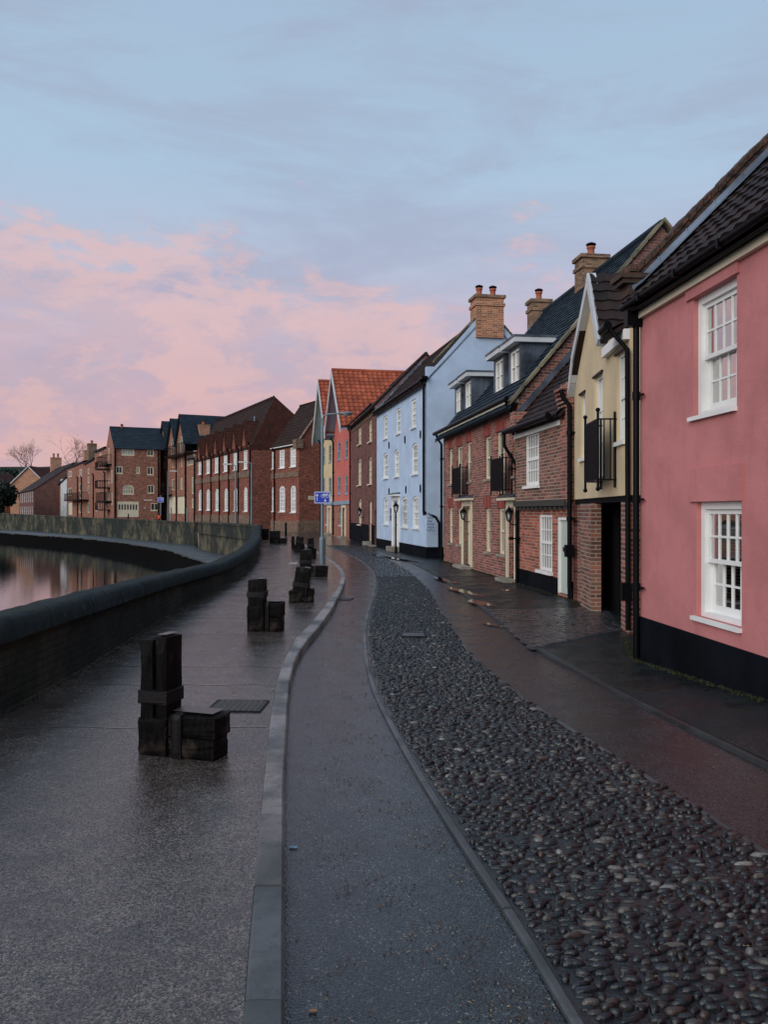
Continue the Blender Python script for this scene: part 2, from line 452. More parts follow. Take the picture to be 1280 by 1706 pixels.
def frontwall(h, mat, outline, holes, name='wall', w=0.0, rev=.14):
    mb = MB(); plate(mb, FRONT, outline, holes, w, None, rev)
    return mb.build(name, M[mat], h.root)
def shell(h, mat, D, ze, zr, ridge=None, z0=-.4, near=True, far=True, name='side_wall', back=True):
    ridge = ridge or D / 2; mb = MB()
    if near: plate(mb, Fr((h.L, 0), (0, 1)), [(0, z0), (D, z0), (D, ze), (ridge, zr), (0, ze)])
    if far: plate(mb, Fr((0, D), (0, -1)), [(0, z0), (D, z0), (D, ze), (D - ridge, zr), (0, ze)])
    if back: plate(mb, Fr((h.L, D), (-1, 0)), [(0, z0), (h.L, z0), (h.L, ze), (0, ze)])
    return build_split(mb, name, M[mat], h.root)
def mainroof(h, mat, D, ze, zr, ridge=None, kind='pantile', over=.25, u0=0, u1=None, tw=.26, tl=.33, side=0.0, zoff=.05):
    ridge = ridge or D / 2; u1 = h.L if u1 is None else u1
    sl = (zr - ze) / ridge; mb = MB()
    roof_patch(mb, (u0 - side, -over, ze - over * sl + zoff), (u1 - u0 + 2 * side, 0, 0), (0, ridge + over, (ridge + over) * sl), kind, tw, tl)
    sl2 = (zr - ze) / (D - ridge)
    roof_patch(mb, (u1 + side, D + over, ze - over * sl2 + zoff), (-(u1 - u0) - 2 * side, 0, 0), (0, -(D - ridge + over), (D - ridge + over) * sl2), kind, tw * 1.5, tl * 1.5)
    o = mb.build('roof', M[mat], h.root)
    rb = MB(); rb.tube([(u0 - side, ridge, zr + zoff + .02), (u1 + side, ridge, zr + zoff + .02)], .11, 8)
    rb.build('ridge_tiles', M[mat], o)
    return o
def gutter(h, u0, u1, z, y=-.3, r=.06, mat='iron'):
    mb = MB(); mb.tube([(u0, y, z), (u1, y, z)], r, 8)
    return mb.build('gutter', M[mat], h.root)
def downpipe(h, u, z1, z0=.05, r=.045, y=-.09, pts=None, mat='iron'):
    mb = MB()
    mb.tube(pts or [(u, -.28, z1 + .1), (u, -.24, z1 - .05), (u, y, z1 - .25), (u, y, z0)], r, 8)
    z = z1 - .8
    while z > z0 + .2:
        mb.tube([(u, y, z - .04), (u, y, z + .04)], r * 1.35, 8); mb.box(u - .09, u + .09, y, .01, z - .015, z + .015); z -= 1.8
    return mb.build('downpipe', M[mat], h.root)
def fascia(h, u0, u1, z0, z1, mat='white', y0=-.2, y1=.0):
    mb = MB(); mb.box(u0, u1, y0, y1, z0, z1)
    return mb.build('fascia_board', M[mat], h.root)
def parapet(h, u, D, ze, zr, ridge=None, mat='coping', wid=.28, rise=.3, back=True, name='gable_coping', start=-.12, thick=.14):
    """sloping coping over a gable wall at position u"""
    ridge = ridge or D / 2; mb = MB(); sl = (zr - ze) / ridge; sl2 = (zr - ze) / (D - ridge)
    pr = [(start, ze + start * sl + rise), (ridge, zr + rise), (D, ze + rise)] if back else [(start, ze + start * sl + rise), (ridge, zr + rise)]
    n = 10
    for (a, b) in zip(pr, pr[1:]):
        for k in range(n):
            f0, f1 = k / n, (k + 1) / n
            y0, z0 = a[0] + (b[0] - a[0]) * f0, a[1] + (b[1] - a[1]) * f0
            y1, z1 = a[0] + (b[0] - a[0]) * (f1 - .015), a[1] + (b[1] - a[1]) * (f1 - .015)
            q = [(u - wid / 2, y0, z0), (u + wid / 2, y0, z0), (u + wid / 2, y1, z1), (u - wid / 2, y1, z1)]
            lo = [(x, y, z - thick) for x, y, z in q]
            mb.face(q); mb.face(lo[::-1])
            for i in range(4): mb.face([lo[i], lo[(i + 1) % 4], q[(i + 1) % 4], q[i]])
    return mb.build(name, M[mat], h.root)
def chimney(h, u, y, wu, wy, z0, z1, mat, pots, potr=.13, poth=.35, cap='brick_chim2'):
    mb = MB()
    mb.box(u - wu / 2, u + wu / 2, y - wy / 2, y + wy / 2, z0, z1 - .45)
    e = .05
    mb.box(u - wu / 2 - e, u + wu / 2 + e, y - wy / 2 - e, y + wy / 2 + e, z1 - .45, z1 - .33)
    mb.box(u - wu / 2, u + wu / 2, y - wy / 2, y + wy / 2, z1 - .33, z1 - .12)
    o = mb.build('chimney', M[mat], h.root)
    c = MB(); c.box(u - wu / 2 - .07, u + wu / 2 + .07, y - wy / 2 - .07, y + wy / 2 + .07, z1 - .12, z1)
    c.build('chimney_cap', M[cap], o)
    for (pu, py) in pots:
        p = MB(); p.lathe([(potr * 1.15, 0), (potr * 1.15, .05), (potr * .9, .08), (potr * .85, poth - .08), (potr * 1.1, poth - .06), (potr * 1.1, poth), (potr * .7, poth), (potr * .65, poth - .1), (0, poth - .1)], 12, (u + pu, y + py, z1))
        p.build('chimney_pot', M['pot'], o)
        q = MB(); q.lathe([(potr * 1.3, poth + .05), (potr * 1.2, poth + .09), (potr * .3, poth + .14), (0, poth + .14)], 12, (u + pu, y + py, z1)); q.box(u + pu - .01, u + pu + .01, y + py - potr, y + py + potr, z1 + poth - .02, z1 + poth + .07)
        q.build('pot_cowl', M['iron'], o)
    return o
def lantern(h, u, z, s=1.0, y=-.3):
    mb = MB()
    mb.tube([(u, 0, z - .18 * s), (u, y * .6, z - .2 * s), (u, y, z - .12 * s)], .015 * s, 6)
    mb.lathe([(.03 * s, -.12 * s), (.055 * s, -.1 * s), (.06 * s, -.09 * s)], 6, (u, y, z))
    for k in range(6):
        a = k * PI / 3
        mb.tube([(u + .055 * s * math.cos(a), y + .055 * s * math.sin(a), z - .1 * s), (u + .095 * s * math.cos(a), y + .095 * s * math.sin(a), z + .12 * s)], .007 * s, 4)
    mb.lathe([(.12 * s, .12 * s), (.11 * s, .15 * s), (.05 * s, .22 * s), (.015 * s, .25 * s), (.02 * s, .28 * s), (0, .3 * s)], 6, (u, y, z))
    o = mb.build('lantern', M['iron'], h.root)
    g = MB(); g.lathe([(.05 * s, -.09 * s), (.088 * s, .12 * s), (0, .12 * s)], 6, (u, y, z)); g.build('lantern_glass', M['pane_mid'], o)
def door(h, u0, u1, z0, z1, mat='white', surround='white', hood=True, sw=.14, w=.16, knob=True, step=True, lab=None):
    """door leaf in the opening u0..u1 with pilasters outside it"""
    mb = MB(); slab(mb, FRONT, u0, u1, z0, z1, w, w + .05)
    wd = u1 - u0
    for (a, b) in ((.12, .38), (.44, .66), (.72, .94)):
        for (c, d) in ((.14, .46), (.54, .86)):
            slab(mb, FRONT, u0 + wd * c, u0 + wd * d, z0 + (z1 - z0) * a, z0 + (z1 - z0) * b, w - .012, w + .01)
    o = mb.build('door', M[mat], h.root)
    if lab: o['label'] = lab
    if knob:
        k = MB(); k.lathe([(0, 0), (.03, .01), (.03, .03), (0, .04)], 8, (u0 + wd * .12, w - .03, z0 + 1.0)); slab(k, FRONT, u0 + wd * .35, u0 + wd * .65, z0 + .95, z0 + 1.0, w - .02, w + .01); k.build('letter_box', M['iron'], o)
    if surround:
        s = MB()
        slab(s, FRONT, u0 - sw, u0, z0, z1 + .05, -.05, w + .02); slab(s, FRONT, u1, u1 + sw, z0, z1 + .05, -.05, w + .02)
        slab(s, FRONT, u0 - sw, u1 + sw, z1 + .052, z1 + .24, -.045, w + .02)
        if hood: slab(s, FRONT, u0 - sw - .12, u1 + sw + .12, z1 + .242, z1 + .31, -.28, .0)
        s.build('door_surround', M[surround], h.root)
    if hood:
        c = MB(); c.face([(u0 - sw - .14, -.3, z1 + .315), (u1 + sw + .14, -.3, z1 + .315), (u1 + sw + .1, 0, z1 + .42), (u0 - sw - .1, 0, z1 + .42)])
        c.face([(u0 - sw - .14, -.3, z1 + .315), (u0 - sw - .1, 0, z1 + .42), (u0 - sw - .1, 0, z1 + .315)]); c.face([(u1 + sw + .14, -.3, z1 + .315), (u1 + sw + .1, 0, z1 + .315), (u1 + sw + .1, 0, z1 + .42)])
        c.build('door_hood', M['lead'], h.root)
    if step:
        q = MB(); q.box(u0 - .15, u1 + .15, -.35, w, -.1, z0); q.build('doorstep', M['stone'], h.root)
    return o

# =================================================================== SETTING
WATER_Z, LEDGE_Z, PATH_Z = -2.55, -1.4, .1
# plan lines surveyed from the photo
kerbL = [(G(*p, PATH_Z)) for p in [(405, 1703), (413, 1590), (427, 1440), (438, 1316), (451.6, 1192), (461, 1139), (473, 1102), (490, 1066), (509, 1047), (524.7, 1030), (541.7, 1010), (562.8, 979.5), (569.5, 960.8), (566, 949), (553.4, 938), (535, 926), (515, 913), (490, 901)]]
kerbR = [(G(*p, PATH_Z)) for p in [(475, 1703), (474, 1581), (474, 1394), (473, 1310), (478, 1216), (479.5, 1176), (483.5, 1131), (493, 1096), (508.7, 1070), (530, 1046), (553.4, 1014.7), (572, 977), (576.4, 961), (573, 950), (562, 939), (541.7, 926), (520, 912.5), (495, 900)]]
edgeL = [(G(*p)) for p in [(948, 1706), (928, 1672), (858, 1551), (780, 1433.6), (695, 1296.5), (650, 1215), (622, 1159), (608, 1108), (605, 1057.5), (610.6, 1023.7), (622, 990), (625, 972), (619, 952), (606, 938), (582.5, 925), (560, 916), (545, 909)]]
edgeR = [(G(*p)) for p in [(1280, 1429.7), (1209.7, 1382.8), (1131.6, 1332), (1060.5, 1288), (953.7, 1220.6), (863.7, 1161.5), (830, 1136), (785, 1097), (751, 1052), (728.7, 1012.5), (709, 978.7), (681, 953.4), (644, 931), (615, 918), (594, 911), (570, 904.5)]]
paveL = [(G(*p)) for p in [(1280, 1306), (1206.8, 1265.6), (1100, 1206.5), (1010, 1156), (942.5, 1113.7), (875, 1074), (802, 1015), (728.7, 960), (686.5, 939), (650, 925), (615, 911.5), (580, 902)]]
def cleanY(pts):                                  # order by distance and make it a function X(Y)
    pts = sorted(pts, key=lambda p: p[1]); out = [pts[0]]
    for p in pts[1:]:
        if p[1] > out[-1][1] + .05: out.append(p)
    return out
def fY(pts, y):
    if y <= pts[0][1]: a, b = pts[0], pts[1]
    elif y >= pts[-1][1]: a, b = pts[-2], pts[-1]
    else:
        k = max(i for i in range(len(pts)) if pts[i][1] <= y); k = min(k, len(pts) - 2); a, b = pts[k], pts[k + 1]
    return a[0] + (b[0] - a[0]) * (y - a[1]) / (b[1] - a[1])
def smoothY(pts, y, r=.09):
    rr = r * y
    return sum(fY(pts, y + rr * k / 3) * w for k, w in ((-3, 1), (-2, 2), (-1, 3), (0, 4), (1, 3), (2, 2), (3, 1))) / 16
for L_ in ('kerbL', 'kerbR', 'edgeL', 'edgeR', 'paveL'): globals()[L_] = cleanY(globals()[L_])
def ys(a, b, n):
    return [a * (b / a) ** (k / n) for k in range(n + 1)]

wallB = [(-3.35, -6), (-3.45, 0), (-3.5, 4)] + [G(0, 1189, .1), G(65, 1155, .1), G(144, 1111.5, .1), G(223, 1061, .1), G(287, 1022, .1), G(345, 991, .1), G(388, 968, .1), G(417, 948, .1), G(433, 925, .1), (-6.75, 45), (-7.9, 53)]
wallB = [(x, y) for x, y in wallB]
def capz(y): return .80 if y < 9 else (.80 - .26 * min(1, (y - 9) / 11) if y < 20 else .54 + .3 * min(1, (y - 20) / 25))
# smooth resample of the wall line
def wx(y): return smoothY(wallB, y, .05) if y > 5 else fY(wallB, y)
farwall = [(-16.5, 73.5), G(323, 908.5, LEDGE_Z), G(230, 899, LEDGE_Z), G(136, 890.5, LEDGE_Z), (-71, 154), (-150, 215), (-420, 330)]
ledge_out = [G(345, 937, LEDGE_Z), G(280, 915.7, LEDGE_Z), G(210, 904.5, LEDGE_Z), G(136, 896, LEDGE_Z), (-60.3, 130), (-140, 188), (-410, 300)]

# river, as one sheet
def m_water():
    t = NT('river_water'); p = t.pos()
    n1 = t.noise(t.mapping(p, (.5, 1.6, 1)), 2.2, 4, .5); n2 = t.noise(t.mapping(p, (.6, 2.2, 1)), 9, 3, .5)
    t.bump(t.math('ADD', n1, t.math('MULTIPLY', n2, .35)), .05, .05)
    return t.fin((.008, .011, .011, 1), .015, .5)
mb = MB(); mb.face([(-600, -60, WATER_Z), (-3.6, -60, WATER_Z), (-3.6, 60, WATER_Z), (-18, 76, WATER_Z), (-60, 160, WATER_Z), (-600, 400, WATER_Z)])
mb.build('river', m_water(), kind='structure', label='still dark river reflecting the brick houses', cat='river')
# land sheet out to the horizon (everything that is not river)
M['tarmac'] = m_asphalt('wet_tarmac', (.017, .023, .027, 1), (.30, .27, .22, 1), tint=(.030, .030, .031, 1), rlo=.05, rhi=.24, spec=.5)
M['path'] = m_asphalt('brownish_path_tarmac', (.068, .056, .049, 1), (.28, .24, .20, 1), tint=(.075, .057, .048, 1), rlo=.05, rhi=.24, spec=.5)
M['pave'] = m_asphalt('dark_pavement_tarmac', (.009, .013, .015, 1), (.06, .06, .055, 1), tint=(.006, .009, .010, 1), moss=True, rlo=.30, rhi=.58, spec=.2)
M['mid'] = m_asphalt('reddish_tarmac', (.019, .017, .020, 1), (.16, .11, .09, 1), tint=(.024, .016, .016, 1), rlo=.10, rhi=.34, spec=.35)
inner = [(wx(y) - .2, y) for y in [-60] + ys(6, 53, 30)]
land = inner + [(-16.8, 73.7)] + [(x, y + .3) for x, y in farwall[1:]] + [(-3000, 1200), (-3000, 3000), (3000, 3000), (3000, -60)]
mb = MB()
for t_ in tris([(x, y) for x, y in land], []): mb.face([(x, y, -.008) for x, y in t_])
mb.build('ground', M['tarmac'], kind='structure', label='wet tarmac ground of the quayside street', cat='ground')

def strip(name, mat, left, right, Y, zf, label, cat, col=None):
    mb = MB(); rows = []; uvr = []
    for y in Y:
        a, b = left(y), right(y)
        n = 6
        rows.append([(a + (b - a) * k / n, y, zf(a + (b - a) * k / n, y)) for k in range(n + 1)])
    mb.grid(rows, True, flip=True)
    return mb.build(name, M[mat], kind='structure', label=label, cat=cat)
def facade_x(y):
    pts = [(3.95, 0), (3.195 + .078 * 5, 5.45), (3.195, 10.45), (3.74, 12.6), (3.99, 17.36), (3.52, 21.5), (2.25, 31.3), (1.72, 33), (-.383, 44), (-2.22, 55.8)]
    return fY(pts, y)
def rise(x, y): return .06 * max(0, 10.4 - y) * max(0, (x - eR(y)) / max(.3, facade_x(y) - eR(y))) ** 1.5
def pz(x, y): return .035 + rise(x, y)
Ynear = 1.2
kL = lambda y: smoothY(kerbL, y, .04); kR = lambda y: smoothY(kerbR, y, .04)
eL = lambda y: smoothY(edgeL, y); eR = lambda y: smoothY(edgeR, y); pL = lambda y: smoothY(paveL, y)
Yk = ys(Ynear, 50, 90)
strip('footpath', 'path', lambda y: wx(y) - .05, kL, Yk, lambda x, y: PATH_Z, 'wide brownish riverside footpath with timber bollards', 'path')
strip('tarmac_lane', 'tarmac', lambda y: kR(y), eL, Yk, lambda x, y: 0.0, 'wet tarmac strip between the kerb and the cobbles', 'road')
strip('reddish_lane', 'mid', lambda y: eR(y) + .05, lambda y: pL(y), ys(Ynear, 46, 80), lambda x, y: .004 + rise(x, y), 'reddish tarmac strip beside the pavement', 'road')

strip('pavement', 'pave', lambda y: pL(y) + .06, lambda y: facade_x(y) + 1.2, ys(Ynear, 46, 90), pz, 'dark mossy pavement along the house fronts', 'pavement')

# kerb stones
M['kerb'] = None
def m_kerb():
    t = NT('granite_kerb'); p = t.pos(); ca = t.n('ShaderNodeVertexColor'); ca.layer_name = 'Col'
    n = t.noise(p, 130, 3, .7); big = t.noise(p, 1.6, 5)
    col = t.mix(.5, ca.outputs[0], t.mix(n, (.2, .2, .2, 1), (.8, .8, .8, 1)), 'OVERLAY')
    col = t.mix(t.math('MULTIPLY', t.ramp(big, .42, .66), .75), col, (.035, .046, .046, 1))
    st = t.noise(p, 14, 6, .75); col = t.mix(t.math('MULTIPLY', t.ramp(st, .5, .64), .55), col, (.04, .042, .042, 1))
    t.bump(n, .35, .006)
    return t.fin(col, t.ramp(big, .3, .7, .35, .6), .5)
def kerb_run(name, L_, R_, y0, y1, step, z1, z0, mat, label, gap=.01, colf=None, jit=.003):
    mb = MB(); y = y0; rng = random.Random(3)
    while y < y1:
        s = step * (1 + y * .004)
        yy = [y + (s - gap) * k / 3 for k in range(4)]
        c = colf(rng, y); dz = rng.uniform(-jit, jit); w = .014
        prof = []
        for q in yy:
            a, b = L_(q), R_(q)
            prof.append([(a, q, z0), (a, q, z1 + dz - w * .5), (a + w, q, z1 + dz), (b - w, q, z1 + dz), (b, q, z1 + dz - w), (b, q, z0)])
        for i in range(5):
            mb.grid([[r[i] for r in prof], [r[i + 1] for r in prof]], False, col=c)
        mb.face(prof[0], col=c); mb.face(prof[-1][::-1], col=c)
        y += s
    return mb.build(name, mat, kind='structure', label=label, cat='kerb')
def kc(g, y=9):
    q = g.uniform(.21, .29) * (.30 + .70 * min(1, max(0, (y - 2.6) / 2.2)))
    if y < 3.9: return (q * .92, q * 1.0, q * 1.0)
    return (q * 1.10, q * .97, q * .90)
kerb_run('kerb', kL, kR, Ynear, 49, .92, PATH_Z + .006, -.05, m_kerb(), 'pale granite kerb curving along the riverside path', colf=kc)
def ec(g, y=9):
    q = g.uniform(.06, .10); return (q * .95, q, q * 1.05)
kerb_run('cobble_edging', lambda y: eL(y) - .0, lambda y: eL(y) + .055, Ynear, 46, .9, .028, -.05, m_kerb(), 'thin stone edging on the left side of the cobbles', colf=ec)
kerb_run('cobble_edging', lambda y: eR(y), lambda y: eR(y) + .055, Ynear, 44, .9, .012, -.05, m_kerb(), 'thin stone edging on the right side of the cobbles', colf=ec)
mk = MB(); Yp = ys(Ynear, 46, 90)
rows = [[(pL(y) - .0, y, rise(pL(y), y) - .03) for y in Yp], [(pL(y) + .01, y, pz(pL(y), y) + .001) for y in Yp], [(pL(y) + .09, y, pz(pL(y), y) + .004) for y in Yp], [(pL(y) + .1, y, pz(pL(y), y) - .05) for y in Yp]]
mk.grid(rows, False, col=(.012, .014, .016))
mk.build('pavement_kerb', m_kerb(), kind='structure', label='low dark kerb along the pavement edge', cat='kerb')

# cobbled lane: a bed and rounded stones, one surface
def m_cobble():
    t = NT('wet_cobbles'); ca = t.n('ShaderNodeVertexColor'); ca.layer_name = 'Col'; p = t.pos()
    n = t.noise(p, 45, 5, .7)
    col = t.mix(.7, ca.outputs[0], t.mix(n, (.1, .1, .1, 1), (.9, .9, .9, 1)), 'OVERLAY')
    t.bump(t.math('ADD', n, t.math('MULTIPLY', t.noise(p, 22, 4, .6), 1.4)), .6, .008)
    return t.fin(col, t.ramp(n, .3, .7, .08, .24), .6)
mb = MB(); rng = random.Random(11)
bed = [[(eL(y) + .05 + (eR(y) - eL(y) - .05) * k / 4, y, .013 + .004 * math.sin(y * 9 + k * 2.1)) for k in range(5)] for y in ys(Ynear, 46, 260)]
mb.grid(bed, True, col=(.007, .010, .011), flip=True)
def cobble(mb, cx, cy, rx, ry, h, rot, col, n, rings, z=.0):
    c, s = math.cos(rot), math.sin(rot)
    sx, sy = rng.uniform(-.12, .12) * rx, rng.uniform(-.15, .15) * ry
    irr = [1 + rng.uniform(-.24, .2) for _ in range(n)]
    rows = []
    prof = {3: ((1, 0), (.9, .58), (.62, .93)), 2: ((1, 0), (.74, .86)), 1: ((1, 0),)}[rings]
    for (r, zz) in prof:
        row = []
        for k in range(n):
            a = 2 * PI * k / n; ex = math.cos(a) * rx * r * irr[k] + sx * zz; ey = math.sin(a) * ry * r * irr[k] + sy * zz
            row.append((cx + ex * c - ey * s, cy + ex * s + ey * c, z + h * zz))
        rows.append(row)
    if len(rows) > 1: mb.grid(rows, True, True, col=col)
    top = (cx + sx * c, cy + sx * s + sy, z + h)
    base = len(mb.v) - n if len(rows) > 1 else None
    if base is None:
        base = len(mb.v); mb.v += rows[0]
    mb.v.append(top); ti = len(mb.v) - 1
    for k in range(n):
        mb.f.append([base + k, base + (k + 1) % n, ti]); mb.uv += [(0, 0)] * 3; mb.sm.append(True); mb.c += [col] * 3
y = Ynear
while y < 46:
    far = y > 13; vf = y > 24
    ry = .0195 * (1 if not vf else 1.6); st = ry * 2.02
    x = eL(y) + .058 + rng.uniform(0, .03); x1 = eR(y) - .03
    while x < x1:
        rx = rng.choice((rng.uniform(.018, .032), rng.uniform(.030, .048), rng.uniform(.038, .062))) * (1 if not vf else 1.3)
        g = rng.random()
        if g < .76: k = rng.uniform(.004, .017); col = (k * .75, k * 1.02, k * 1.25)
        elif g < .91: k = rng.uniform(.010, .032); col = (k * 1.15, k, k * .88)
        elif g < .965: k = rng.uniform(.04, .09); col = (k * 1.1, k, k * .86)
        elif g < .988: k = rng.uniform(.03, .05); col = (k * 1.25, k * .82, k * .7)
        else: k = rng.uniform(.12, .22); col = (k, k * .97, k * .9)
        yy = y + rng.uniform(-.010, .010) + .008 * math.sin(x * 7 + y * 3)
        if rng.random() > .05:
            cobble(mb, x + rx, yy, rx * .95, ry * rng.uniform(.74, 1.08), rng.uniform(.020, .036), rng.gauss(.06, .22), col, 6 if vf else (7 if far else 10), 1 if vf else (2 if far else 3))
        x += rx * 2 * rng.uniform(.93, 1.03)
    y += st * rng.uniform(.93, 1.04)
mb.build('cobbled_lane', m_cobble(), kind='structure', label='lane of small wet rounded cobbles curving between the tarmac strips', cat='cobbles')

# setts before the passage
mb = MB()
A_, B_, C_, D_ = G(812, 1016, .05), G(1008, 1012, .05), G(1034, 1046, .05), G(886, 1080, .05)
N1, N2 = 17, 26
for i in range(N1):
    for j in range(N2):
        s_, t_ = (i + .5) / N1, (j + .5 + (.5 if i % 2 else 0)) / N2
        if t_ > .99: continue
        p = [(A_[k] * (1 - t_) + B_[k] * t_) * (1 - s_) + (D_[k] * (1 - t_) + C_[k] * t_) * s_ for k in (0, 1)]
        k = rng.uniform(.022, .05)
        wv = .5 * math.dist(A_, D_) / N1; lv = .5 * math.dist(A_, B_) / N2
        M4 = Matrix.Translation((p[0], p[1], pz(p[0], p[1]))) @ Matrix.Rotation(math.atan2(B_[1] - A_[1], B_[0] - A_[0]) + rng.uniform(-.05, .05), 4, 'Z')
        a, b, hh = lv * .9, wv * .93, rng.uniform(.016, .028)
        q = [(-a, -b), (a, -b), (a, b), (-a, b)]
        lo = [M4 @ Vector((x, y, -.01)) for x, y in q]; up = [M4 @ Vector((x * .82, y * .78, hh)) for x, y in q]
        c = (k * .9, k, k * 1.15)
        mb.face(up, col=c)
        for z in range(4): mb.face([lo[z], lo[(z + 1) % 4], up[(z + 1) % 4], up[z]], smooth=False, col=c)
mb.build('granite_setts', m_cobble(), kind='structure', label='patch of square granite setts in the pavement before the passage', cat='paving')

# puddles
M['puddle'] = None
t = NT('puddle_water'); uv_ = t.uv(); ln = t.n('ShaderNodeVectorMath', operation='LENGTH'); t.l(uv_, ln.inputs[0])
dd_ = t.math('ADD', ln.outputs['Value'], t.math('MULTIPLY', t.math('SUBTRACT', t.noise(t.pos(), 7, 6, .7), .5), 1.6))
t.l(t.ramp(dd_, .95, .72), t.b.inputs['Alpha']); M['puddle'] = t.fin((.006, .007, .009, 1), .03, .5)
def puddle(px, py, rx, ry, rot, z, label, seed):
    x, y = G(px, py, z); g = random.Random(seed); n = 40; pts = []
    ph = [g.uniform(0, 6.28) for _ in range(4)]
    for k in range(n):
        a = 2 * PI * k / n; r = 1 + .22 * math.sin(2 * a + ph[0]) + .16 * math.sin(3 * a + ph[1]) + .12 * math.sin(5 * a + ph[2]) + .08 * math.sin(9 * a + ph[3])
        ex, ey = rx * r * math.cos(a), ry * r * math.sin(a)
        pts.append((x + ex * math.cos(rot) - ey * math.sin(rot), y + ex * math.sin(rot) + ey * math.cos(rot), z))
    mb = MB()
    lc = lambda a, b: (((a - x) * math.cos(rot) + (b - y) * math.sin(rot)) / rx, (-(a - x) * math.sin(rot) + (b - y) * math.cos(rot)) / ry)
    for t_ in tris([(p[0], p[1]) for p in pts], []): mb.face([(a, b, z) for a, b in t_], [lc(a, b) for a, b in t_])
    mb.build('puddle', M['puddle'], kind='structure', label=label, cat='puddle')
puddle(742, 966, .16, 1.4, .22, .042, 'thin puddle furthest up the pavement before the brick house', 1)
puddle(773, 985, .17, 1.5, .25, .043, 'long puddle in the pavement before the brick house doors', 2)
puddle(800, 1004, .2, .8, .2, .044, 'wide puddle at the corner of the granite setts', 3)
puddle(842, 983, .16, .25, .1, .042, 'small round puddle on the pavement', 4)
puddle(820, 1040, .10, .35, .4, .02, 'small reddish puddle in the tarmac beside the setts', 5)
puddle(652, 929, .2, 3.5, .3, .041, 'long dark puddle along the pavement before the blue house', 6)

# quay ledge (towpath) and quay face
M['ledge'] = m_asphalt('damp_stone_ledge', (.04, .05, .053, 1), (.15, .15, .15, 1), tint=(.03, .036, .024, 1), rlo=.4, rhi=.65)
def m_riverwall(name, base, pale, green, amt=.5, brick=(.16, .06, .045, 1), spec=.2, joints=0.0, courses=True, soft=.06):
    t = NT(name); p = t.pos()
    sp = t.n('ShaderNodeSeparateXYZ'); t.l(p, sp.inputs[0])
    along = t.math('ADD', sp.outputs[0], sp.outputs[1]); cb = t.n('ShaderNodeCombineXYZ'); t.l(along, cb.inputs[0]); t.l(sp.outputs[2], cb.inputs[1])
    n1 = t.noise(t.mapping(p, (1, 1, .9)), .42, 8, .72, .3); n2 = t.noise(p, 4.5, 6, .7); n3 = t.noise(t.mapping(p, (1, 1, .25)), 1.6, 5, .65)
    col = t.mix(t.ramp(n2, .35, .65), base, tuple(x * 1.9 for x in base[:3]) + (1,))
    col = t.mix(t.math('MULTIPLY', t.ramp(n1, .54 - soft, .56 + soft), amt), col, pale)
    col = t.mix(t.math('MULTIPLY', t.ramp(n3, .48, .7), .6), col, green)
    col = t.mix(t.math('MULTIPLY', t.ramp(t.noise(p, .8, 6, .7), .58, .70), amt * .7), col, brick)
    h = n2
    if courses:
        br = t.n('ShaderNodeTexBrick'); t.l(cb.outputs[0], br.inputs[0]); br.inputs['Scale'].default_value = 1
        br.inputs['Brick Width'].default_value = .24; br.inputs['Row Height'].default_value = .08; br.inputs['Mortar Size'].default_value = .012; br.inputs['Mortar Smooth'].default_value = .5
        col = t.mix(t.math('MULTIPLY', br.outputs[1], .45), col, tuple(x * 2.2 for x in base[:3]) + (1,))
        h = t.math('SUBTRACT', n2, t.math('MULTIPLY', br.outputs[1], .35))
    if joints:
        fr = t.math('FRACT', t.math('DIVIDE', along, joints)); m = t.math('MULTIPLY', t.ramp(fr, .0, .012), t.ramp(fr, 1.0, .988))
        col = t.mix(m, (.003, .003, .003, 1), col); h = t.math('ADD', n2, t.math('MULTIPLY', m, .8))
        li = t.noise(p, 9, 5, .75); col = t.mix(t.math('MULTIPLY', t.ramp(li, .60, .68), .5), col, (.11, .12, .11, 1))
    t.bump(h, .8, .03)
    return t.fin(col, .85, spec)
M['rw_near'] = m_riverwall('mossy_river_wall', (.013, .014, .012, 1), (.07, .062, .045, 1), (.018, .026, .011, 1), .6, (.02, .02, .014, 1), .15)
M['rw_far'] = m_riverwall('patched_river_wall', (.016, .020, .018, 1), (.19, .165, .105, 1), (.028, .04, .02, 1), .85, (.13, .05, .038, 1), .15, 0, True, .09)
M['cap'] = m_riverwall('rounded_wall_coping', (.011, .017, .019, 1), (.04, .045, .042, 1), (.02, .03, .02, 1), .3, (.03, .04, .04, 1), .15, 1.25, False)
tip = [(-5.0, 40), (-6.2, 44)]
poly = [(wx(40) - .3, 38), (-9.4, 48)] + ledge_out + [(x, y + .05) for x, y in farwall[::-1]] + [(-8.3, 53.2), (wx(45) - .25, 45)]
mb = MB()
for t_ in tris(poly, []): mb.face([(x, y, LEDGE_Z) for x, y in t_])
edge = [(wx(40) - .3, 38), (-9.4, 48)] + ledge_out
for a, b in zip(edge, edge[1:]):
    mb.face([(*a, -4), (*b, -4), (*b, LEDGE_Z), (*a, LEDGE_Z)])
mb.build('quay_ledge', M['ledge'], kind='structure', label='narrow stone ledge below the river wall', cat='quay')
# timber piling in front of the far quay
mb = MB(); pts = ledge_out[:5]; acc = 0
for a, b in zip(pts, pts[1:]):
    L = math.dist(a, b); n = int(L / .45)
    for k in range(n):
        f = k / n; x, y = a[0] + (b[0] - a[0]) * f, a[1] + (b[1] - a[1]) * f
        M4 = Matrix.Translation((x, y, 0)) @ Matrix.Rotation(math.atan2(b[1] - a[1], b[0] - a[0]), 4, 'Z')
        mb.box(0, .36, -.03, .22, -4, LEDGE_Z - rng.uniform(.05, .2), M4)
mb.build('quay_piling', m_plain('wet_black_piling', (.006, .006, .006, 1), .95, .03, 0, .5), kind='structure', label='black timber piling down to the water', cat='piling')

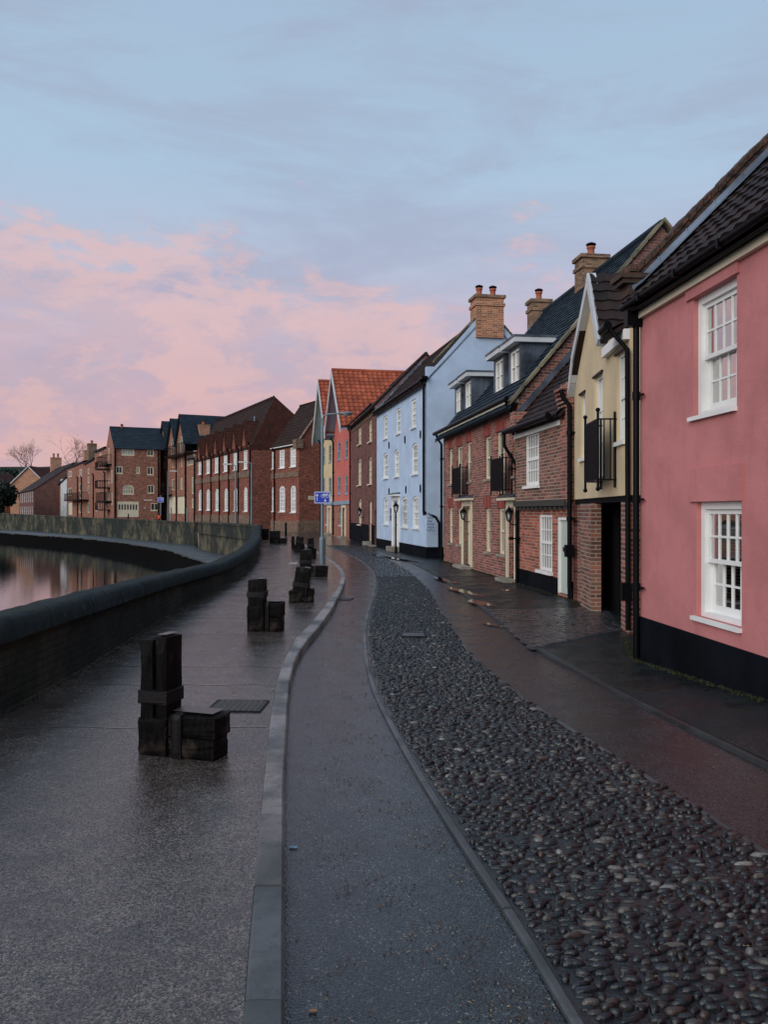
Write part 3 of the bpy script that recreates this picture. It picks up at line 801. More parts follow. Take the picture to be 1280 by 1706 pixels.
# low parapet wall beside the path
def sweep_wall(name, pts, thick, mat, capmat, label, capround=.115, cap_w=.06, base=-.3, seg_uv=0.0):
    root = empty(name, label, 'wall', (0, 0, 0))
    mb = MB(); cp = MB()
    nrm = []
    for i in range(len(pts)):
        a = pts[max(0, i - 1)]; b = pts[min(len(pts) - 1, i + 1)]
        d = Vector((b[0] - a[0], b[1] - a[1])).normalized(); nrm.append((d.y, -d.x))
    rr = [[], [], [], []]; u = 0; ul = []
    for i, (x, y, zb, zt) in enumerate(pts):
        n = nrm[i]
        if i: u += math.dist(pts[i - 1][:2], (x, y))
        jit = random.uniform(-.012, .012)
        rr[0].append((x + n[0] * jit, y + n[1] * jit, zb)); rr[1].append((x - n[0] * .03, y - n[1] * .03, zt))
        rr[2].append((x - n[0] * (thick - .02), y - n[1] * (thick - .02), zt)); rr[3].append((x - n[0] * thick, y - n[1] * thick, zb))
        ul.append(u)
    uv = [[(q, 0) for q in ul], [(q, 1) for q in ul], [(q, 1.4) for q in ul], [(q, 2.4) for q in ul]]
    mb.grid(rr, False, False, uv)
    mb.face([r[0] for r in rr]); mb.face([r[-1] for r in rr][::-1])
    mb.build('wall_body', M[mat], root)
    rows = []
    for k in range(8):
        a = PI * k / 7; row = []
        for i, (x, y, zb, zt) in enumerate(pts):
            n = nrm[i]; off = cap_w - (thick + 2 * cap_w) * (1 - math.cos(a)) / 2
            zz = zt + .02 + capround * min(1.0, 1.18 * math.sin(a) ** .6) + .004 * math.sin(y * 2.3 + x) + .003 * math.sin(y * 5.1)
            row.append((x + n[0] * off, y + n[1] * off, zz + random.uniform(-.006, .006)))
        rows.append(row)
    rows = [[(p[0], p[1], q[3] - .07) for p, q in zip(rows[0], pts)]] + rows + [[(p[0], p[1], q[3] - .07) for p, q in zip(rows[-1], pts)]]
    cp.grid(rows, True)
    cp.face([r[0] for r in rows]); cp.face([r[-1] for r in rows][::-1])
    cp.build('coping', M[capmat], root)
    return root
near_pts = [(wx(y), y, -3.2, capz(y)) for y in [-5, -2, 0, 2, 4]] + [(wx(y), y, -3.2, capz(y)) for y in ys(5, 53, 130)]
sweep_wall('river_wall', near_pts, .34, 'rw_near', 'cap', 'long low mossy wall with rounded dark coping beside the footpath')
w2 = []
for k in range(14):
    f = k / 13; w2.append((-8.2 + (-16.5 + 8.2) * f, 53.3 + (73.5 - 53.3) * f, -3.2, .95 - .07 * f))
# outward face of this run looks over the river (left), so sweep it from the far end
sweep_wall('river_wall', w2[::-1], .4, 'rw_far', 'rw_far', 'short pale weathered wall running back from the end of the path wall', .08, .03)
w3 = []
fx = [(farwall[1][0], farwall[1][1], .76), (farwall[2][0], farwall[2][1], .86), (farwall[3][0], farwall[3][1], .98), (-71, 154, 1.45), (-150, 215, 1.7), (-420, 330, 2.0)]
for a, b in zip(fx, fx[1:]):
    for k in range(8): w3.append((a[0] + (b[0] - a[0]) * k / 8, a[1] + (b[1] - a[1]) * k / 8, -3.2, a[2] + (b[2] - a[2]) * k / 8))
sweep_wall('river_wall', w3[::-1], .45, 'rw_far', 'rw_far', 'long patched river wall across the water with brick and render showing', .08, .03)

# =================================================================== HOUSES, near to far
# ---- pink house
h = House('pink_house', 'salmon pink rendered house with black plinth, nearest on the right', 'house', (3.235, 10.45), (3.235 + .078 * 12.45, -2.0))
R = h.root
wu = h.r(1155, 1228, 478, 686); wl = h.r(1160, 1236, 835, 1036)
EZ = 4.36
frontwall(h, 'pink', [(0, .55), (h.L, .55), (h.L, EZ), (0, EZ)], [rectp(*wu), rectp(*wl)], rev=.2)
mb = MB(); plate(mb, FRONT, [(-.0, -.5), (h.L, -.5), (h.L, .58), (0, .58)], [], -.025, .05); build_split(mb, 'plinth', M['black'], R)
mb = MB(); plate(mb, Fr((0, 6), (0, -1)), [(0, -.5), (6, -.5), (6, EZ), (3, EZ + 3.0), (0, EZ)]); build_split(mb, 'side_wall', M['pink'], R)
# glazed sashes with glass you can see through
t = NT('clear_sash_glass'); tr = t.n('ShaderNodeBsdfTransparent'); gl = t.n('ShaderNodeBsdfGlossy'); gl.inputs['Roughness'].default_value = .02
fr_ = t.n('ShaderNodeFresnel'); fr_.inputs[0].default_value = 1.6; mx = t.n('ShaderNodeMixShader')
fm = t.math('MINIMUM', t.math('MULTIPLY', fr_.outputs[0], 5.5), .92)
t.l(fm, mx.inputs[0]); t.l(tr.outputs[0], mx.inputs[1]); t.l(gl.outputs[0], mx.inputs[2]); t.l(mx.outputs[0], t.out.inputs[0]); M['glass'] = t.m
bn = t.n('ShaderNodeBump'); t.l(t.noise(t.pos(), 1.8, 2), bn.inputs['Height']); bn.inputs['Strength'].default_value = .12; bn.inputs['Distance'].default_value = .02; t.l(bn.outputs[0], gl.inputs['Normal'])
def big_sash(h, q, blind):
    u0, u1, z0, z1 = q; mb = MB(); F = FRONT; w = .06
    plate(mb, F, rectp(*q), [rectp(u0 + .075, u1 - .07, z0 + .05, z1 - .08)], w, w + .16)
    a0, a1, b0, b1 = u0 + .075, u1 - .07, z0 + .05, z1 - .08; zm = (b0 + b1) / 2
    def sash(za, zb, ww, bot, top, mb):
        plate(mb, F, rectp(a0, a1, za, zb), [rectp(a0 + .045, a1 - .045, za + bot, zb - top)], ww, ww + .04)
        for k in range(1, 4):
            u = a0 + .045 + (a1 - a0 - .09) * k / 4; slab(mb, F, u - .011, u + .011, za + bot, zb - top, ww + .006, ww + .034)
        z = (za + bot + zb - top) / 2; slab(mb, F, a0 + .045, a1 - .045, z - .011, z + .011, ww + .008, ww + .032)
    o = mb.build('window', M['white'], h.root)
    s1 = MB(); sash(zm - .02, b1, w + .035, .045, .05, s1); s1.build('upper_sash', M['white'], o)
    s2 = MB(); sash(b0, zm + .02, w + .085, .08, .04, s2); s2.build('lower_sash', M['white'], o)
    g = MB(); g.face([F.p(a0, zm, w + .055), F.p(a1, zm, w + .055), F.p(a1, b1, w + .055), F.p(a0, b1, w + .055)]); g.face([F.p(a0, b0, w + .105), F.p(a1, b0, w + .105), F.p(a1, zm, w + .105), F.p(a0, zm, w + .105)])
    build_split(g, 'pane', M['glass'], o)
    s = MB(); slab(s, F, u0 - .05, u1 + .01, z0 - .045, z0 - .002, -.045, w + .14); s.build('sill', M['white'], o)
    d = MB(); slab(d, F, u0 - .3, u1 + .9, z0 - .3, z1 + .3, 1.4, 1.45); slab(d, F, u0 - .3, u0 - .25, z0 - .3, z1 + .3, .2, 1.4); slab(d, F, u1 + .9, u1 + .95, z0 - .3, z1 + .3, .2, 1.4); slab(d, F, u0 - .3, u1 + .9, z0 - .34, z0 - .3, .2, 1.4); slab(d, F, u0 - .3, u1 + .9, z1 + .3, z1 + .34, .2, 1.4)
    d.build('room_interior', M['dark'], o)
    if blind:
        b = MB(); z = b0 + .03
        while z < b1 - .05:
            b.face([F.p(a0 - .02, z, .30), F.p(a1 + .6, z, .30), F.p(a1 + .6, z + .018, .275), F.p(a0 - .02, z + .018, .275)]); z += .034
        for u in (a0 + .25, (a0 + a1) / 2, a1 - .25): slab(b, F, u - .004, u + .004, b0, b1, .27, .28)
        b.build('blind', m_plain('grey_blind_slats', (.5, .46, .42, 1), .6), o)
    else:
        c = MB()
        for (ua, ub) in ((a0 - .02, a0 + .24), (a1 - .25, a1 + .6)):
            n = 14; rows = [[F.p(ua + (ub - ua) * k / n, z, .32 + .03 * math.sin(k * 1.5)) for k in range(n + 1)] for z in (b0, b1)]; c.grid(rows, True, flip=True)
        build_split(c, 'curtain', m_plain('pale_curtain', (.45, .43, .40, 1), .9), o)
big_sash(h, wu, False); big_sash(h, wl, True)
mb = MB()   # raised rendered heads over the two windows
slab(mb, FRONT, wu[0] - .12, wu[1] + .06, wu[3] + .0, EZ - .02, -.03, .0)
slab(mb, FRONT, wl[0] - .12, wl[1] + .02, wl[3] + .0, wl[3] + .36, -.03, .0)
build_split(mb, 'window_head', M['pink'], R)
fascia(h, -.02, h.L, EZ - .05, EZ + .035, 'creamwood', -.06)
mb = MB(); mb.box(-.05, h.L, -.12, .0, EZ + .038, EZ + .12); mb.build('soffit_board', M['iron'], R)
gutter(h, -.1, h.L, EZ + .12, -.19, .05)
g2 = MB(); g2.tube([(-.1, -.15, EZ + .035), (h.L, -.15, EZ + .035)], .016, 6); g2.build('gutter_cable', M['iron'], R)
mb = MB()
for k in range(12): mb.box(.5 + k, .53 + k, -.25, -.1, EZ + .06, EZ + .15)
build_split(mb, 'gutter_bracket', M['iron'], R)
SL = 1.0
mb = MB(); roof_patch(mb, (0.02, -.22, EZ + .12), (h.L, 0, 0), (0, 3.3, 3.3 * SL), 'pantile', .24, .3); roof_patch(mb, (h.L, 6.3, EZ + .12), (-h.L, 0, 0), (0, -3.3, 3.3 * SL), 'pantile', .5, .5); mb.build('roof', M['t_dark'], R)
# lead flashing and brick parapet on the far gable
mb = MB(); n = 9
for k in range(n):
    y0, y1 = -.1 + 3.3 * k / n, -.1 + 3.3 * (k + 1) / n - .012
    f = lambda y: EZ + .14 + (y + .22) * SL
    mb.face([(-.045, y0, f(y0) + .15), (.03, y0, f(y0) + .05), (.03, y1, f(y1) + .05), (-.045, y1, f(y1) + .15)]); mb.face([(.03, y0, f(y0) + .075), (.32, y0, f(y0) + .08), (.32, y1, f(y1) + .08), (.03, y1, f(y1) + .075)])
    mb.tube([(-.05, y1, f(y1) + .155), (.03, y1, f(y1) + .06), (.26, y1, f(y1) + .07)], .012, 5)
build_split(mb, 'lead_flashing', M['leadlight'], R)
mb = MB(); f = lambda y: EZ + .14 + (y + .22) * SL
plate(mb, Fr((-.05, 0), (0, 1)), [(-.12, EZ + .24), (.5, EZ + .1), (3.1, f(3.1) - .3), (3.1, f(3.1) + .22), (-.02, f(0) + .22), (-.12, f(0) + .2)], [], 0, .26)
mb.build('parapet_wall', M['brick_roof'], R)
mb = MB(); y = -.12
while y < 3.05:
    dz = random.uniform(-.012, .012); e = random.uniform(-.01, .01)
    za, zb = f(max(y, -.02)) + .225 + dz, f(max(y + .095, -.02)) + .225 + dz
    q = [(-.34 + e, y, za), (-.02 + e, y, za), (-.02 + e, y + .085, zb), (-.34 + e, y + .085, zb)]; up = [(a, b, c + .085) for a, b, c in q]
    mb.face(up)
    for i in range(4): mb.face([q[i], q[(i + 1) % 4], up[(i + 1) % 4], up[i]])
    y += .097
mb.build('brick_coping', M['brick_roof'], R)
mb = MB()
mb.box(-.32, -.03, -.14, .05, EZ + .28, EZ + .42); mb.box(-.34, .0, -.22, .12, EZ + .42, EZ + .48)
mb.box(-.36, .03, -.26, .16, EZ + .48, EZ + .54)
mb.build('kneeler', M['brick_roof'], R)
mb = MB(); mb.box(-.04, .09, -.20, -.005, EZ - .14, EZ + .06); mb.tube([(.03, -.065, EZ + .0), (.03, -.065, .06)], .042, 8)
z = EZ - .9
for z in (3.35, 2.05, .95):
    mb.box(-.03, .20, -.06, -.03, z - .012, z + .012); mb.tube([(.03, -.065, z - .05), (.03, -.065, z + .05)], .052, 8)
mb.build('downpipe', M['iron'], R)

# ---- cream house over the passage
h = House('cream_house', 'cream rendered house over a dark passage with a steep white gable', 'house', (3.99, 17.36), (3.74, 12.6))
R = h.root; L = h.L
q1 = h.r(968, 975.5, 656, 763); q2 = h.r(991, 1004.5, 625, 795); q3 = h.r(1027.6, 1041.7, 587, 735)
ap = h.uz(993, 468); JZ = 2.15
g_r = h.uz(1011, 560)[0]
out = [(0, JZ), (L, JZ), (L, 4.85), (g_r, 4.85), (ap[0], ap[1]), (.25, 4.75), (0, 4.5)]
frontwall(h, 'cream', out, [rectp(*q1), rectp(*q2), rectp(*q3)], rev=.12)
window(R, FRONT, *q1, nx=3, ny=2, w=.05); window(R, FRONT, *q2, nx=3, ny=3, w=.05, sash=False, sill=None, label='tall glazed door behind the black balcony rail'); window(R, FRONT, *q3, nx=4, ny=2, w=.05, pane='pane_mid')
mb = MB()
for q in (q2, q3, q1): slab(mb, FRONT, q[0] - .08, q[1] + .05, q[3], q[3] + .03, -.035, .02)
build_split(mb, 'window_head', M['iron'], R)
# timber beam over the ground floor
mb = MB(); slab(mb, FRONT, 0, L, JZ - .1, JZ - .003, .02, .3); mb.build('bressummer', M['dark'], R)
u990 = h.uz(990, HY)[0]; u1036 = h.uz(1036, HY)[0]; u971 = h.uz(971, HY)[0]
mb = MB()
plate(mb, FRONT, [(0, -.3), (u971, -.3), (u971, JZ - .1), (0, JZ - .1)], [], .06, .4)
plate(mb, FRONT, [(u971, -.3), (u990, -.3), (u990, JZ - .1), (u971, JZ - .1)], [], -.05, .13)
plate(mb, FRONT, [(u1036 - .04, -.3), (L, -.3), (L, JZ - .1), (u1036 - .04, JZ - .1)], [], .0, .4)
build_split(mb, 'brick_pier', M['brick_cottage'], R)
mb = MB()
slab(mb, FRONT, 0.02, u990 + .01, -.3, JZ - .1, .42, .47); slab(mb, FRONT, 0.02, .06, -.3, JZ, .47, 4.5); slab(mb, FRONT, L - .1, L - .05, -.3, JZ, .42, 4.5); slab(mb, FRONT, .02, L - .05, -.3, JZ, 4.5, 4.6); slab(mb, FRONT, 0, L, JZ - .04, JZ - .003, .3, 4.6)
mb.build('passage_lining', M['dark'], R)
mb = MB(); plate(mb, Fr((L, 0), (0, 1)), [(0, JZ), (6, JZ), (6, 4.85), (3, 6.2), (0, 4.85)]); plate(mb, Fr((0, 6), (0, -1)), [(0, JZ), (6, JZ), (6, 4.5), (0, 4.5)]); plate(mb, Fr((L, 0), (0, 1)), [(.5, -.3), (6, -.3), (6, JZ), (.5, JZ)]); plate(mb, Fr((0, 6), (0, -1)), [(0, -.3), (5.6, -.3), (5.6, JZ), (0, JZ)]); build_split(mb, 'side_wall', M['cream'], R)
# roofs: cross gable + the eave on the right
mb = MB(); az = ap[1] + .12
roof_patch(mb, (g_r + .12, -.12, 4.85 - .05), (0, 5.0, 0), (ap[0] - g_r - .12, 0, az - 4.80), 'pantile', .26, .25)
roof_patch(mb, (0.1, 4.9, 4.55), (0, -5.02, 0), (ap[0] - .1, 0, az - 4.55), 'pantile', .26, .3)
g9 = h.uz(1005, HY, -.3)[0]
roof_patch(mb, (g9, -.3, 4.62), (L - g9, 0, 0), (0, 3.3, 1.95), 'pantile', .26, .3)
mb.build('roof', M['t_dark'], R)
def barge(mb, a, b, wd=.17, y0=-.16, y1=.0):
    a, b = Vector(a), Vector(b); d = (b - a).normalized(); n = Vector((-d.y, d.x))
    if n.y > 0: n = -n
    q = [a, b, b + n * wd, a + n * wd]
    if (q[1] - q[0]).cross(q[2] - q[1]) < 0: q.reverse()
    plate(mb, FRONT, [(p.x, p.y) for p in q], [], y0, y1)
mb = MB(); azp = h.uz(993, 455)[1]
barge(mb, (g_r + .05, 4.85), (ap[0], azp)); barge(mb, (ap[0], azp), (.45, 5.05), y0=-.15); barge(mb, (.45, 5.05), (.12, 4.65), y0=-.145); barge(mb, (.12, 4.65), (-.12, 4.42), y0=-.14)
mb.build('bargeboard', M['palewood'], R)
gutter(h, h.uz(1003, HY, -.34)[0], L + .05, 4.72, -.34, .07)
fascia(h, g_r + .05, L, 4.52, 4.68, 'white', -.1)
downpipe(h, .02, 4.35, .3, .05, -.1)
mb = MB(); mb.box(-.06, .1, -.2, -.02, .95, 1.2); mb.box(L - .02, L + .12, -.14, 0, .55, .82); build_split(mb, 'pipe_box', M['iron'], R)
mb = MB(); mb.tube([(L + .02, -.3, 4.66), (L + .06, -.05, 4.35), (L + .06, -.04, .1)], .038, 8); mb.build('downpipe', M['iron'], R)
# balcony rail
def balcony(h, u0, u1, z0, z1, w=-.35, finial=True):
    mb = MB()
    for z in (z0 + .08, z1 - .06): mb.box(u0, u1, w - .012, w + .012, z - .012, z + .012)
    n = max(6, int((u1 - u0) / .035))
    for k in range(n + 1):
        u = u0 + (u1 - u0) * k / n; mb.box(u - .009, u + .009, w - .009, w + .009, z0 + .08, z1 - .06)
    for u in (u0, u1):
        n2 = max(2, int(abs(w) / .1))
        for z in (z0 + .08, z1 - .06): mb.box(u - .012, u + .012, w, .0, z - .012, z + .012)
        for k in range(n2 + 1): mb.box(u - .009, u + .009, w + abs(w) * k / (n2 + 1) - .009, w + abs(w) * k / (n2 + 1) + .009, z0 + .08, z1 - .06)
        mb.tube([(u, w, z0 - .05), (u, w, z1 + .06)], .022, 8); mb.tube([(u, -.03, z0 - .05), (u, -.03, z1 + .06)], .02, 8)
        if finial:
            for zz in (z1 + .09, z0 - .07): mb.lathe([(0, -.04), (.03, -.025), (.04, 0), (.03, .025), (0, .04)], 8, (u, w, zz))
    return mb.build('balcony_rail', M['iron'], h.root)
ba = h.r(975.5, 996.5, 698, 809, -.3)
balcony(h, ba[0], ba[1], ba[2], ba[3], -.3)
mb = MB(); mb.box(ba[0] + .02, ba[1] - .02, -.292, -.286, ba[2] + .1, ba[3] - .08); mb.build('mesh_panel', M['iron'], R)

# ---- brick cottage with sage door
h = House('brick_cottage', 'low brown brick cottage with narrow pale sage green door', 'house', (3.52, 21.5), (3.985, 17.42))
R = h.root; L = h.L
u1_ = h.r(884, 906.7, 719.5, 809); u2_ = h.r(898, 920.5, 857, 951)
BZ = h.uz(900, 838)[1]
dr = h.r(930, 947.5, 862, 993)
dr = (dr[0], min(dr[1], L - .12), .1, dr[3])
frontwall(h, 'brick_cottage', [(0, BZ), (L, BZ), (L, 4.0), (0, 4.0)], [rectp(*u1_)], name='upper_wall', rev=.05, w=-.12)
frontwall(h, 'brick_orange', [(0, -.3), (L, -.3), (L, BZ), (0, BZ)], [rectp(*u2_), rectp(*dr)], name='lower_wall', rev=.1)
mb = MB()
for (a, b) in ((0, dr[0] - .02), (dr[1] + .02, L)): slab(mb, FRONT, a, b, -.3, .42, -.03, .0)
build_split(mb, 'plinth', M['black'], R)
mb = MB(); slab(mb, FRONT, -.02, L - .1, BZ - .08, BZ + .06, -.17, .0)
for k in range(12): slab(mb, FRONT, .1 + k * L / 12, .22 + k * L / 12, BZ - .17, BZ - .08, -.13, .0)
mb.build('jetty_beam', M['timber'], R)
window(R, FRONT, *u1_, nx=5, ny=2, w=-.1, so=.2, fw=.09, bar=.028); window(R, FRONT, *u2_, nx=5, ny=2, w=.03, fw=.07, bar=.025, so=.08)
d_ = MB(); slab(d_, FRONT, dr[0] + .06, dr[1] - .04, dr[2], dr[3] - .06, .05, .1); dd = d_.build('door', M['sage'], R)
k = MB(); m_ = (dr[0] + dr[1]) / 2; slab(k, FRONT, m_ - .08, m_ + .1, 1.02, 1.12, .02, .06); k.build('letter_box', M['iron'], dd)
k = MB(); plate(k, FRONT, rectp(*dr), [rectp(dr[0] + .06, dr[1] - .04, dr[2], dr[3] - .06)], .0, .1); k.build('door_frame', M['white'], R)
mb = MB(); slab(mb, FRONT, L - .42, L + .02, BZ + .05, 4.62, -.15, .3)
for k in range(6): slab(mb, FRONT, L - .48 + .0, L + .03, 4.0 + k * .09, 4.05 + k * .09, -.17 - .02 * k, .0)
slab(mb, FRONT, -.02, .35, 4.0, 4.45, -.25, .3)
build_split(mb, 'corner_pier', M['brick_red'], R)
mb = MB(); roof_patch(mb, (.05, -.32, 3.93), (L - .1, 0, 0), (0, 3.6, 3.6 * 1.12), 'pantile', .22, .24); roof_patch(mb, (L, 6.9, 4.0), (-L, 0, 0), (0, -3.6, 3.9), 'pantile', .5, .5); mb.build('roof', M['t_dark'], R)
mb = MB(); plate(mb, Fr((L, 0), (0, 1)), [(0, -.3), (6.6, -.3), (6.6, 4), (3.3, 7.6), (0, 4)]); plate(mb, Fr((0, 6.6), (0, -1)), [(0, -.3), (6.6, -.3), (6.6, 4), (3.3, 7.6), (0, 4)]); build_split(mb, 'side_wall', M['brick_dark'], R)
mb = MB()
for k in range(9):
    y0, y1 = -.2 + .37 * k, -.2 + .37 * (k + 1) - .01
    g_ = lambda y: 4.02 + (y + .32) * 1.12
    mb.face([(.06, y0, g_(y0) + .03), (.24, y0, g_(y0) + .05), (.24, y1, g_(y1) + .05), (.06, y1, g_(y1) + .03)]); mb.face([(.055, y0, g_(y0) + .22), (.06, y0, g_(y0) + .02), (.06, y1, g_(y1) + .02), (.055, y1, g_(y1) + .22)])
build_split(mb, 'lead_flashing', M['lead'], R)
gutter(h, 0, L - .4, 3.95, -.42, .075)
fascia(h, .05, L - .42, 3.76, 3.87, 'white', -.17, -.12)
downpipe(h, .03, 3.8, .0, .045, -.24, [(.05, -.42, 3.95), (.05, -.42, 3.6), (.03, -.1, 3.1), (.03, -.08, 2.0), (.03, -.08, .05)])

# ---- brick house with four dormers
h = House('brick_house', 'long red brick house with slate roof and four lead dormers', 'house', (2.25, 31.3), (3.5, 21.56))
R = h.root; L = h.L; EZ = 4.88; RZ = 9.5; RD = 3.95
W1 = [(97, 120, 240, 450, 2), (145, 178, 225, 515, 0), (203, 232, 200, 437, 2), (310, 347, 165, 420, 2), (380, 435, 135, 508, 0), (478, 508, 110, 400, 2),
      (97, 122, 590, 798, 1), (150, 180, 590, 808, 1), (312, 347, 592, 850, 1), (390, 430, 592, 865, 1)]
holes = []; wins = []
for (a, b, c, d, k) in W1:
    q = h.r(*zc(Z5, (a, b, c, d))); wins.append((q, k)); holes.append(rectp(*q))
D1 = h.r(*zc(Z5, (187, 234, 590, 900))); D2 = h.r(*zc(Z5, (456, 506, 600, 985)))
D1 = (D1[0], D1[1], .12, D1[3]); D2 = (D2[0], min(D2[1], L - .25), .12, D2[3])
holes += [rectp(*D1), rectp(*D2)]
frontwall(h, 'brick_red', [(0, -.3), (L, -.3), (L, EZ), (0, EZ)], holes, rev=.2)
lt = MB()
for (q, k) in wins:
    window(R, FRONT, *q, nx=2 if k else 2, ny=1 if k else 3, w=.07, fw=.07, wood='creamwood', sill='stone' if k else None, sash=bool(k), pane='pane_mid' if k == 1 else 'pane')
    slab(lt, FRONT, q[0] - .06, q[1] + .06, q[3] + .003, q[3] + .34, -.006, .02)
build_split(lt, 'lintel', M['lintel'], R)
door(h, *D1, mat='creamwood', surround='creamwood', lab='cream panelled door of the left entrance'); door(h, *D2, mat='reddoor', surround='creamwood', lab='dark red panelled door of the right entrance')
b1 = h.r(*zc(Z5, (120, 165, 345, 520)), -.28); b2 = h.r(*zc(Z5, (350, 418, 288, 505)), -.28)
for b in (b1, b2):
    balcony(h, b[0], b[1], b[2], b[3], -.28, False)
lantern(h, h.uz(*[zc(Z5, (228, 228, 665, 665))[k] for k in (0, 2)])[0], 1.75, 1.0, -.24); lantern(h, D2[1] + .14, 1.75, 1.0, -.22)
shell(h, 'brick_red', RD * 2, EZ, RZ, far=True)
SLp = (RZ - EZ) / RD
rf = mainroof(h, 't_slate', RD * 2, EZ, RZ, kind='slate', over=.3, tw=.3, tl=.22)
fascia(h, -.05, L, EZ - .14, EZ - .02, 'creamwood', -.16)
gutter(h, -.1, L + .1, EZ - .06, -.34, .07)
downpipe(h, .05, EZ - .2, .05); downpipe(h, L - .18, EZ - .2, 3.9)
parapet(h, L + .0, RD * 2, EZ, RZ, wid=.32, rise=.18, start=-.25, thick=.10); parapet(h, -.02, RD * 2, EZ, RZ, wid=.25, rise=.1, mat='lead', start=-.3)
def dormer(h, x0, x1, y0, y1, cap_px, SL_, EZ_, w=.55):
    u0, u1, z0, z1 = h.r(x0, x1, y0, y1, w); fr = Fr((0, w), (1, 0))
    zt = z1 + .1; ub, ue = u0 - .16, u1 + .16
    dd = (zt - EZ_) / SL_ + .05
    mb = MB(); wz = EZ_ + SL_ * w
    plate(mb, fr, [(ub, wz - .3), (ue, wz - .3), (ue, zt), (ub, zt)], [rectp(u0, u1, z0, z1)], 0, None, .1)
    for u, a in ((ue, 1), (ub, -1)):
        pts = [(u, w, wz - .3), (u, dd, zt), (u, w, zt)]
        mb.face(pts if a > 0 else pts[::-1])
    for k in (.4, .75):
        y = w + (dd - w) * k; mb.tube([(ue + .003, y, EZ_ + SL_ * y - .1), (ue + .003, y, zt)], .012, 5)
    o = mb.build('dormer', M['lead'], h.root)
    c = MB(); c.box(ub - .16, ue + .16, w - .22, dd + .1, zt + .002, zt + .14); c.build('dormer_fascia', M['palewood'], o)
    c = MB(); c.box(ub - .18, ue + .18, w - .24, dd + .15, zt + .142, zt + .2); c.build('dormer_top', M['lead'], o)
    g = MB(); plate(g, fr, rectp(u0, u1, z0, z1), [rectp(u0 + .06, (u0 + u1) / 2 - .025, z0 + .06, z1 - .06), rectp((u0 + u1) / 2 + .025, u1 - .06, z0 + .06, z1 - .06)], .02, .08)
    m = (z0 + z1) / 2
    slab(g, fr, u0 + .05, u1 - .05, m - .012, m + .012, .03, .07)
    g.build('dormer_window', M['white'], o)
    p = MB(); p.face([fr.p(u0 + .02, z0 + .02, .07), fr.p(u1 - .02, z0 + .02, .07), fr.p(u1 - .02, z1 - .02, .07), fr.p(u0 + .02, z1 - .02, .07)]); p.build('dormer_pane', M['pane_pale'], o)
for q in ((212, 240, 670, 805), (268, 301, 628, 778), (445, 490, 500, 680), (535, 586, 440, 632)): dormer(h, *zc(Z4, q), None, SLp, EZ)
def ridge_u(h, px, off):
    return h.uz(px, HY, off)[0]
chimney(h, ridge_u(h, 898, RD) , RD, .62, .75, 8.4, 10.15, 'brick_chim2', [(0, 0)]); chimney(h, ridge_u(h, 985, RD), RD, .7, .85, 8.6, 10.2, 'brick_chim2', [(0, 0)])

# ---- blue house
h = House('blue_house', 'tall pale blue rendered house with black plinth and big chimney', 'house', (-.383, 44), (1.70, 33))
R = h.root; L = h.L; EZ = 7.12; RZ = 9.75; RD = 2.5
holes = []; wins = []
for (a, b, c, d, ar) in [(648, 680, 468, 655, 0), (755, 790, 405, 612, 0), (880, 920, 330, 562, 0), (647, 687, 775, 985, 1), (740, 778, 745, 970, 1), (885, 935, 693, 950, 1), (650, 690, 1145, 1368, 1), (800, 850, 1140, 1392, 1), (890, 942, 1135, 1400, 1)]:
    q = h.r(*zc(Z3, (a, b, c, d))); ar = .16 if ar else 0
    wins.append((q, ar)); holes.append(rectp(*q, ar))
D1 = h.r(*zc(Z3, (733, 773, 1180, 1560))); D1 = (D1[0], D1[1], .25, D1[3])
holes.append(rectp(*D1))
frontwall(h, 'blue', [(0, -.3), (L, -.3), (L, EZ), (0, EZ)], holes, rev=.1)
for i, (q, ar) in enumerate(wins): window(R, FRONT, *q, arch=ar, nx=3 if i > 2 else 2, ny=2, w=.04, fw=.1, pane='pane_mid' if i % 2 else 'pane_pale', so=.08, bar=.03)
mb = MB(); slab(mb, FRONT, 0, D1[0] - .3, -.3, .48, -.03, .0); slab(mb, FRONT, D1[1] + .3, L + .03, -.3, .48, -.03, 0); slab(mb, Fr((L, 0), (0, 1)), -.0, 5, -.3, .48, -.03, 0); build_split(mb, 'plinth', M['black'], R)
door(h, *D1, mat='white', surround='white', sw=.3)
mb = MB()
for px, py in ((649, 742), (675.5, 732.6), (701.4, 724), (649, 819), (677, 816), (701.4, 814)):
    u, z = h.uz(px, py); plate(mb, FRONT, [(u + .07 * math.cos(a), z + .17 * math.sin(a)) for a in [k * PI / 6 for k in range(12)]], [], -.04, 0)
build_split(mb, 'wall_anchor', M['iron'], R)
u, z = h.uz(651.6, 857); mb = MB(); slab(mb, FRONT, u - .12, u + .12, z + .02, z + .3, -.03, 0); slab(mb, FRONT, u - .12, u + .12, z - .3, z - .02, -.03, 0); build_split(mb, 'wall_plaque', m_plain('blue_plaque', (.03, .06, .2, 1), .4), R)
